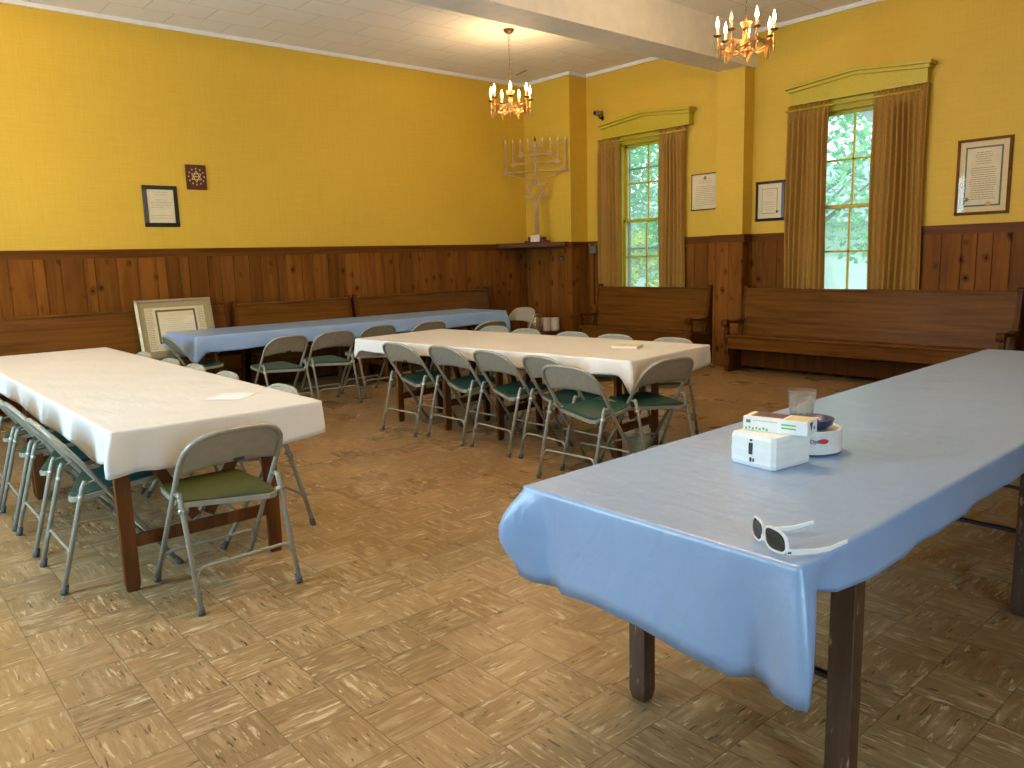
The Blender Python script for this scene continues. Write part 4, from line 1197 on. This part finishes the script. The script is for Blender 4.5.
# ------------------------------------------------------------------ outdoors, seen through the two windows
struct(MB().box(8.85, 60, -30, 50, -1.0, -.7).build('ground', M['lawn']))
def tree(label, x, y, h, r, leaf, n=2600, seed=0, zlow=.25, size=.16):
    rnd = random.Random(seed)
    t = thing('leafy_tree', label, 'tree', (x, y, -.7), 0, 'trees outside the windows')
    tr = MB(); tr.tube([(0, 0, 0), (.1, .05, h*.3), (-.05, .1, h*.6), (0, 0, h*.9)], [.22, .17, .11, .03], 8)
    for k in range(7):
        a = rnd.random()*6.28; z0 = h*rnd.uniform(.25, .6); q = r*rnd.uniform(.5, .85)
        tr.tube([(0, 0, z0), (q*.5*math.cos(a), q*.5*math.sin(a), z0+h*.08), (q*math.cos(a), q*math.sin(a), z0+h*.18)], [.08, .05, .015], 6)
    tr.build('trunk', M['bark'], t)
    clumps = []
    for k in range(26):
        a = rnd.random()*6.28; zz = rnd.uniform(zlow, 1.0); q = r*math.sqrt(rnd.random())*(1.0 if zz < .7 else (1.15-zz)/.45)
        clumps.append((q*math.cos(a), q*math.sin(a), h*zz, r*rnd.uniform(.22, .42)))
    mb = MB()
    for k in range(n):
        cx, cy, cz, cr = rnd.choice(clumps)
        d = Vector((rnd.gauss(0, 1), rnd.gauss(0, 1), rnd.gauss(0, 1))).normalized()*cr*rnd.random()**.4
        c = Vector((cx, cy, cz))+d; s = size*rnd.uniform(.6, 1.3)
        u = Vector((rnd.gauss(0, 1), rnd.gauss(0, 1), rnd.gauss(0, .6))).normalized(); w = u.cross(Vector((rnd.gauss(0, 1), rnd.gauss(0, 1), rnd.gauss(0, 1)))).normalized()
        mb.add([c-u*s, c+w*s*.45, c+u*s, c-w*s*.45], [(0, 1, 2, 3)])
    mb.build('foliage', leaf, t)
tree('big green tree filling the upper near window', 16.5, 9.5, 8.5, 3.3, M['leaf'], 16000, 1, .25, .10)
tree('green tree seen through the upper far window', 16.6, 15.0, 7.5, 3.1, M['leaf'], 14000, 2, .25, .10)
tree('yellow-green bush seen low in the far window', 12.4, 10.6, 2.6, .8, M['leaf_y'], 4000, 3, .12, .06)
tree('distant green tree behind the pale house outside', 29.0, 21.5, 10, 4.0, M['leaf'], 7000, 4, .15, .14)
tree('distant green tree right of the pale house outside', 29.0, 11.5, 11, 4.2, M['leaf'], 7000, 5, .15, .14)
ho = thing('neighbour_house', 'pale house with grey gable roof outside, seen through the windows', 'house', (22.5, 14.5, -.7), rad(10))
MB().box(-2.5, 2.5, -5.2, 2.6, 0, 2.9).build('wall', M['siding'], ho)
rf = MB(); rf.add([(-2.9, -5.5, 2.8), (2.9, -5.5, 2.8), (0, -5.5, 4.6), (-2.9, 2.9, 2.8), (2.9, 2.9, 2.8), (0, 2.9, 4.6)], [(0,2,1), (3,4,5), (0,3,5,2), (1,2,5,4), (0,1,4,3)]); rf.build('roof', M['roof'], ho)
pr = thing('porch_roof', 'grey porch roof edge slanting across the upper right of the near window', 'roof', (10.6, 4.6, 0), 0)
MB().bar((0, .72, 3.88), (0, -.30, 3.02), .22, .06, (1, 0, 0)).build('rake_board', M['roof'], pr)
MB().bar((.45, .72, 3.92), (.45, -.30, 3.06), .9, .03, (1, 0, 0)).build('roof_deck', M['roof'], pr)
MB().box(-.05, .05, -.35, -.25, -.7, 3.05).build('post', M['siding'], pr)

# ------------------------------------------------------------------ light
w = bpy.data.worlds.new('sky'); SC.world = w; w.use_nodes = True
nt = w.node_tree; bg = nt.nodes['Background']
sky = nt.nodes.new('ShaderNodeTexSky'); sky.sky_type = 'NISHITA'; sky.sun_disc = False; sky.sun_elevation = rad(50); sky.sun_rotation = rad(200)
mxw = nt.nodes.new('ShaderNodeMix'); mxw.data_type = 'RGBA'; mxw.inputs[0].default_value = .75
nt.links.new(sky.outputs[0], mxw.inputs[6]); mxw.inputs[7].default_value = (.80, .95, 1.0, 1)
nt.links.new(mxw.outputs[2], bg.inputs[0]); bg.inputs[1].default_value = 1.05
def sun(rot, e, col):
    l = bpy.data.lights.new('sun', 'SUN'); l.energy = e; l.color = col; l.angle = rad(2)
    o = bpy.data.objects.new('sun', l); COL.objects.link(o); o.rotation_euler = rot
sun((rad(30), 0, rad(-120)), 2.5, (1, .95, .85))
def daylight(loc, rot, sx, sy, e, col=(.50, .78, 1.0)):
    l = bpy.data.lights.new('window_daylight', 'AREA'); l.shape = 'RECTANGLE'; l.size = sx; l.size_y = sy; l.energy = e; l.color = col
    o = bpy.data.objects.new('window_daylight', l); COL.objects.link(o); o.location = loc; o.rotation_euler = rot
for (a, b), e in zip(WESTW, (165, 105)): daylight((X0-.3, (a+b)/2, 1.85), (0, rad(-90), 0), 2.2, 1.1, e)
for a, b in SOUTHW: daylight(((a+b)/2, Y0-.3, 1.85), (rad(90), 0, 0), 1.1, 2.2, 75)

SC.view_settings.view_transform = 'Standard'; SC.view_settings.look = 'None'; SC.view_settings.gamma = 1
SC.view_settings.exposure = 0.70
SC.view_settings.use_curve_mapping = False
SC.cycles.use_denoising = True
SC.cycles.max_bounces = 10; SC.cycles.diffuse_bounces = 6; SC.cycles.transparent_max_bounces = 16
SC.cycles.sample_clamp_indirect = 6
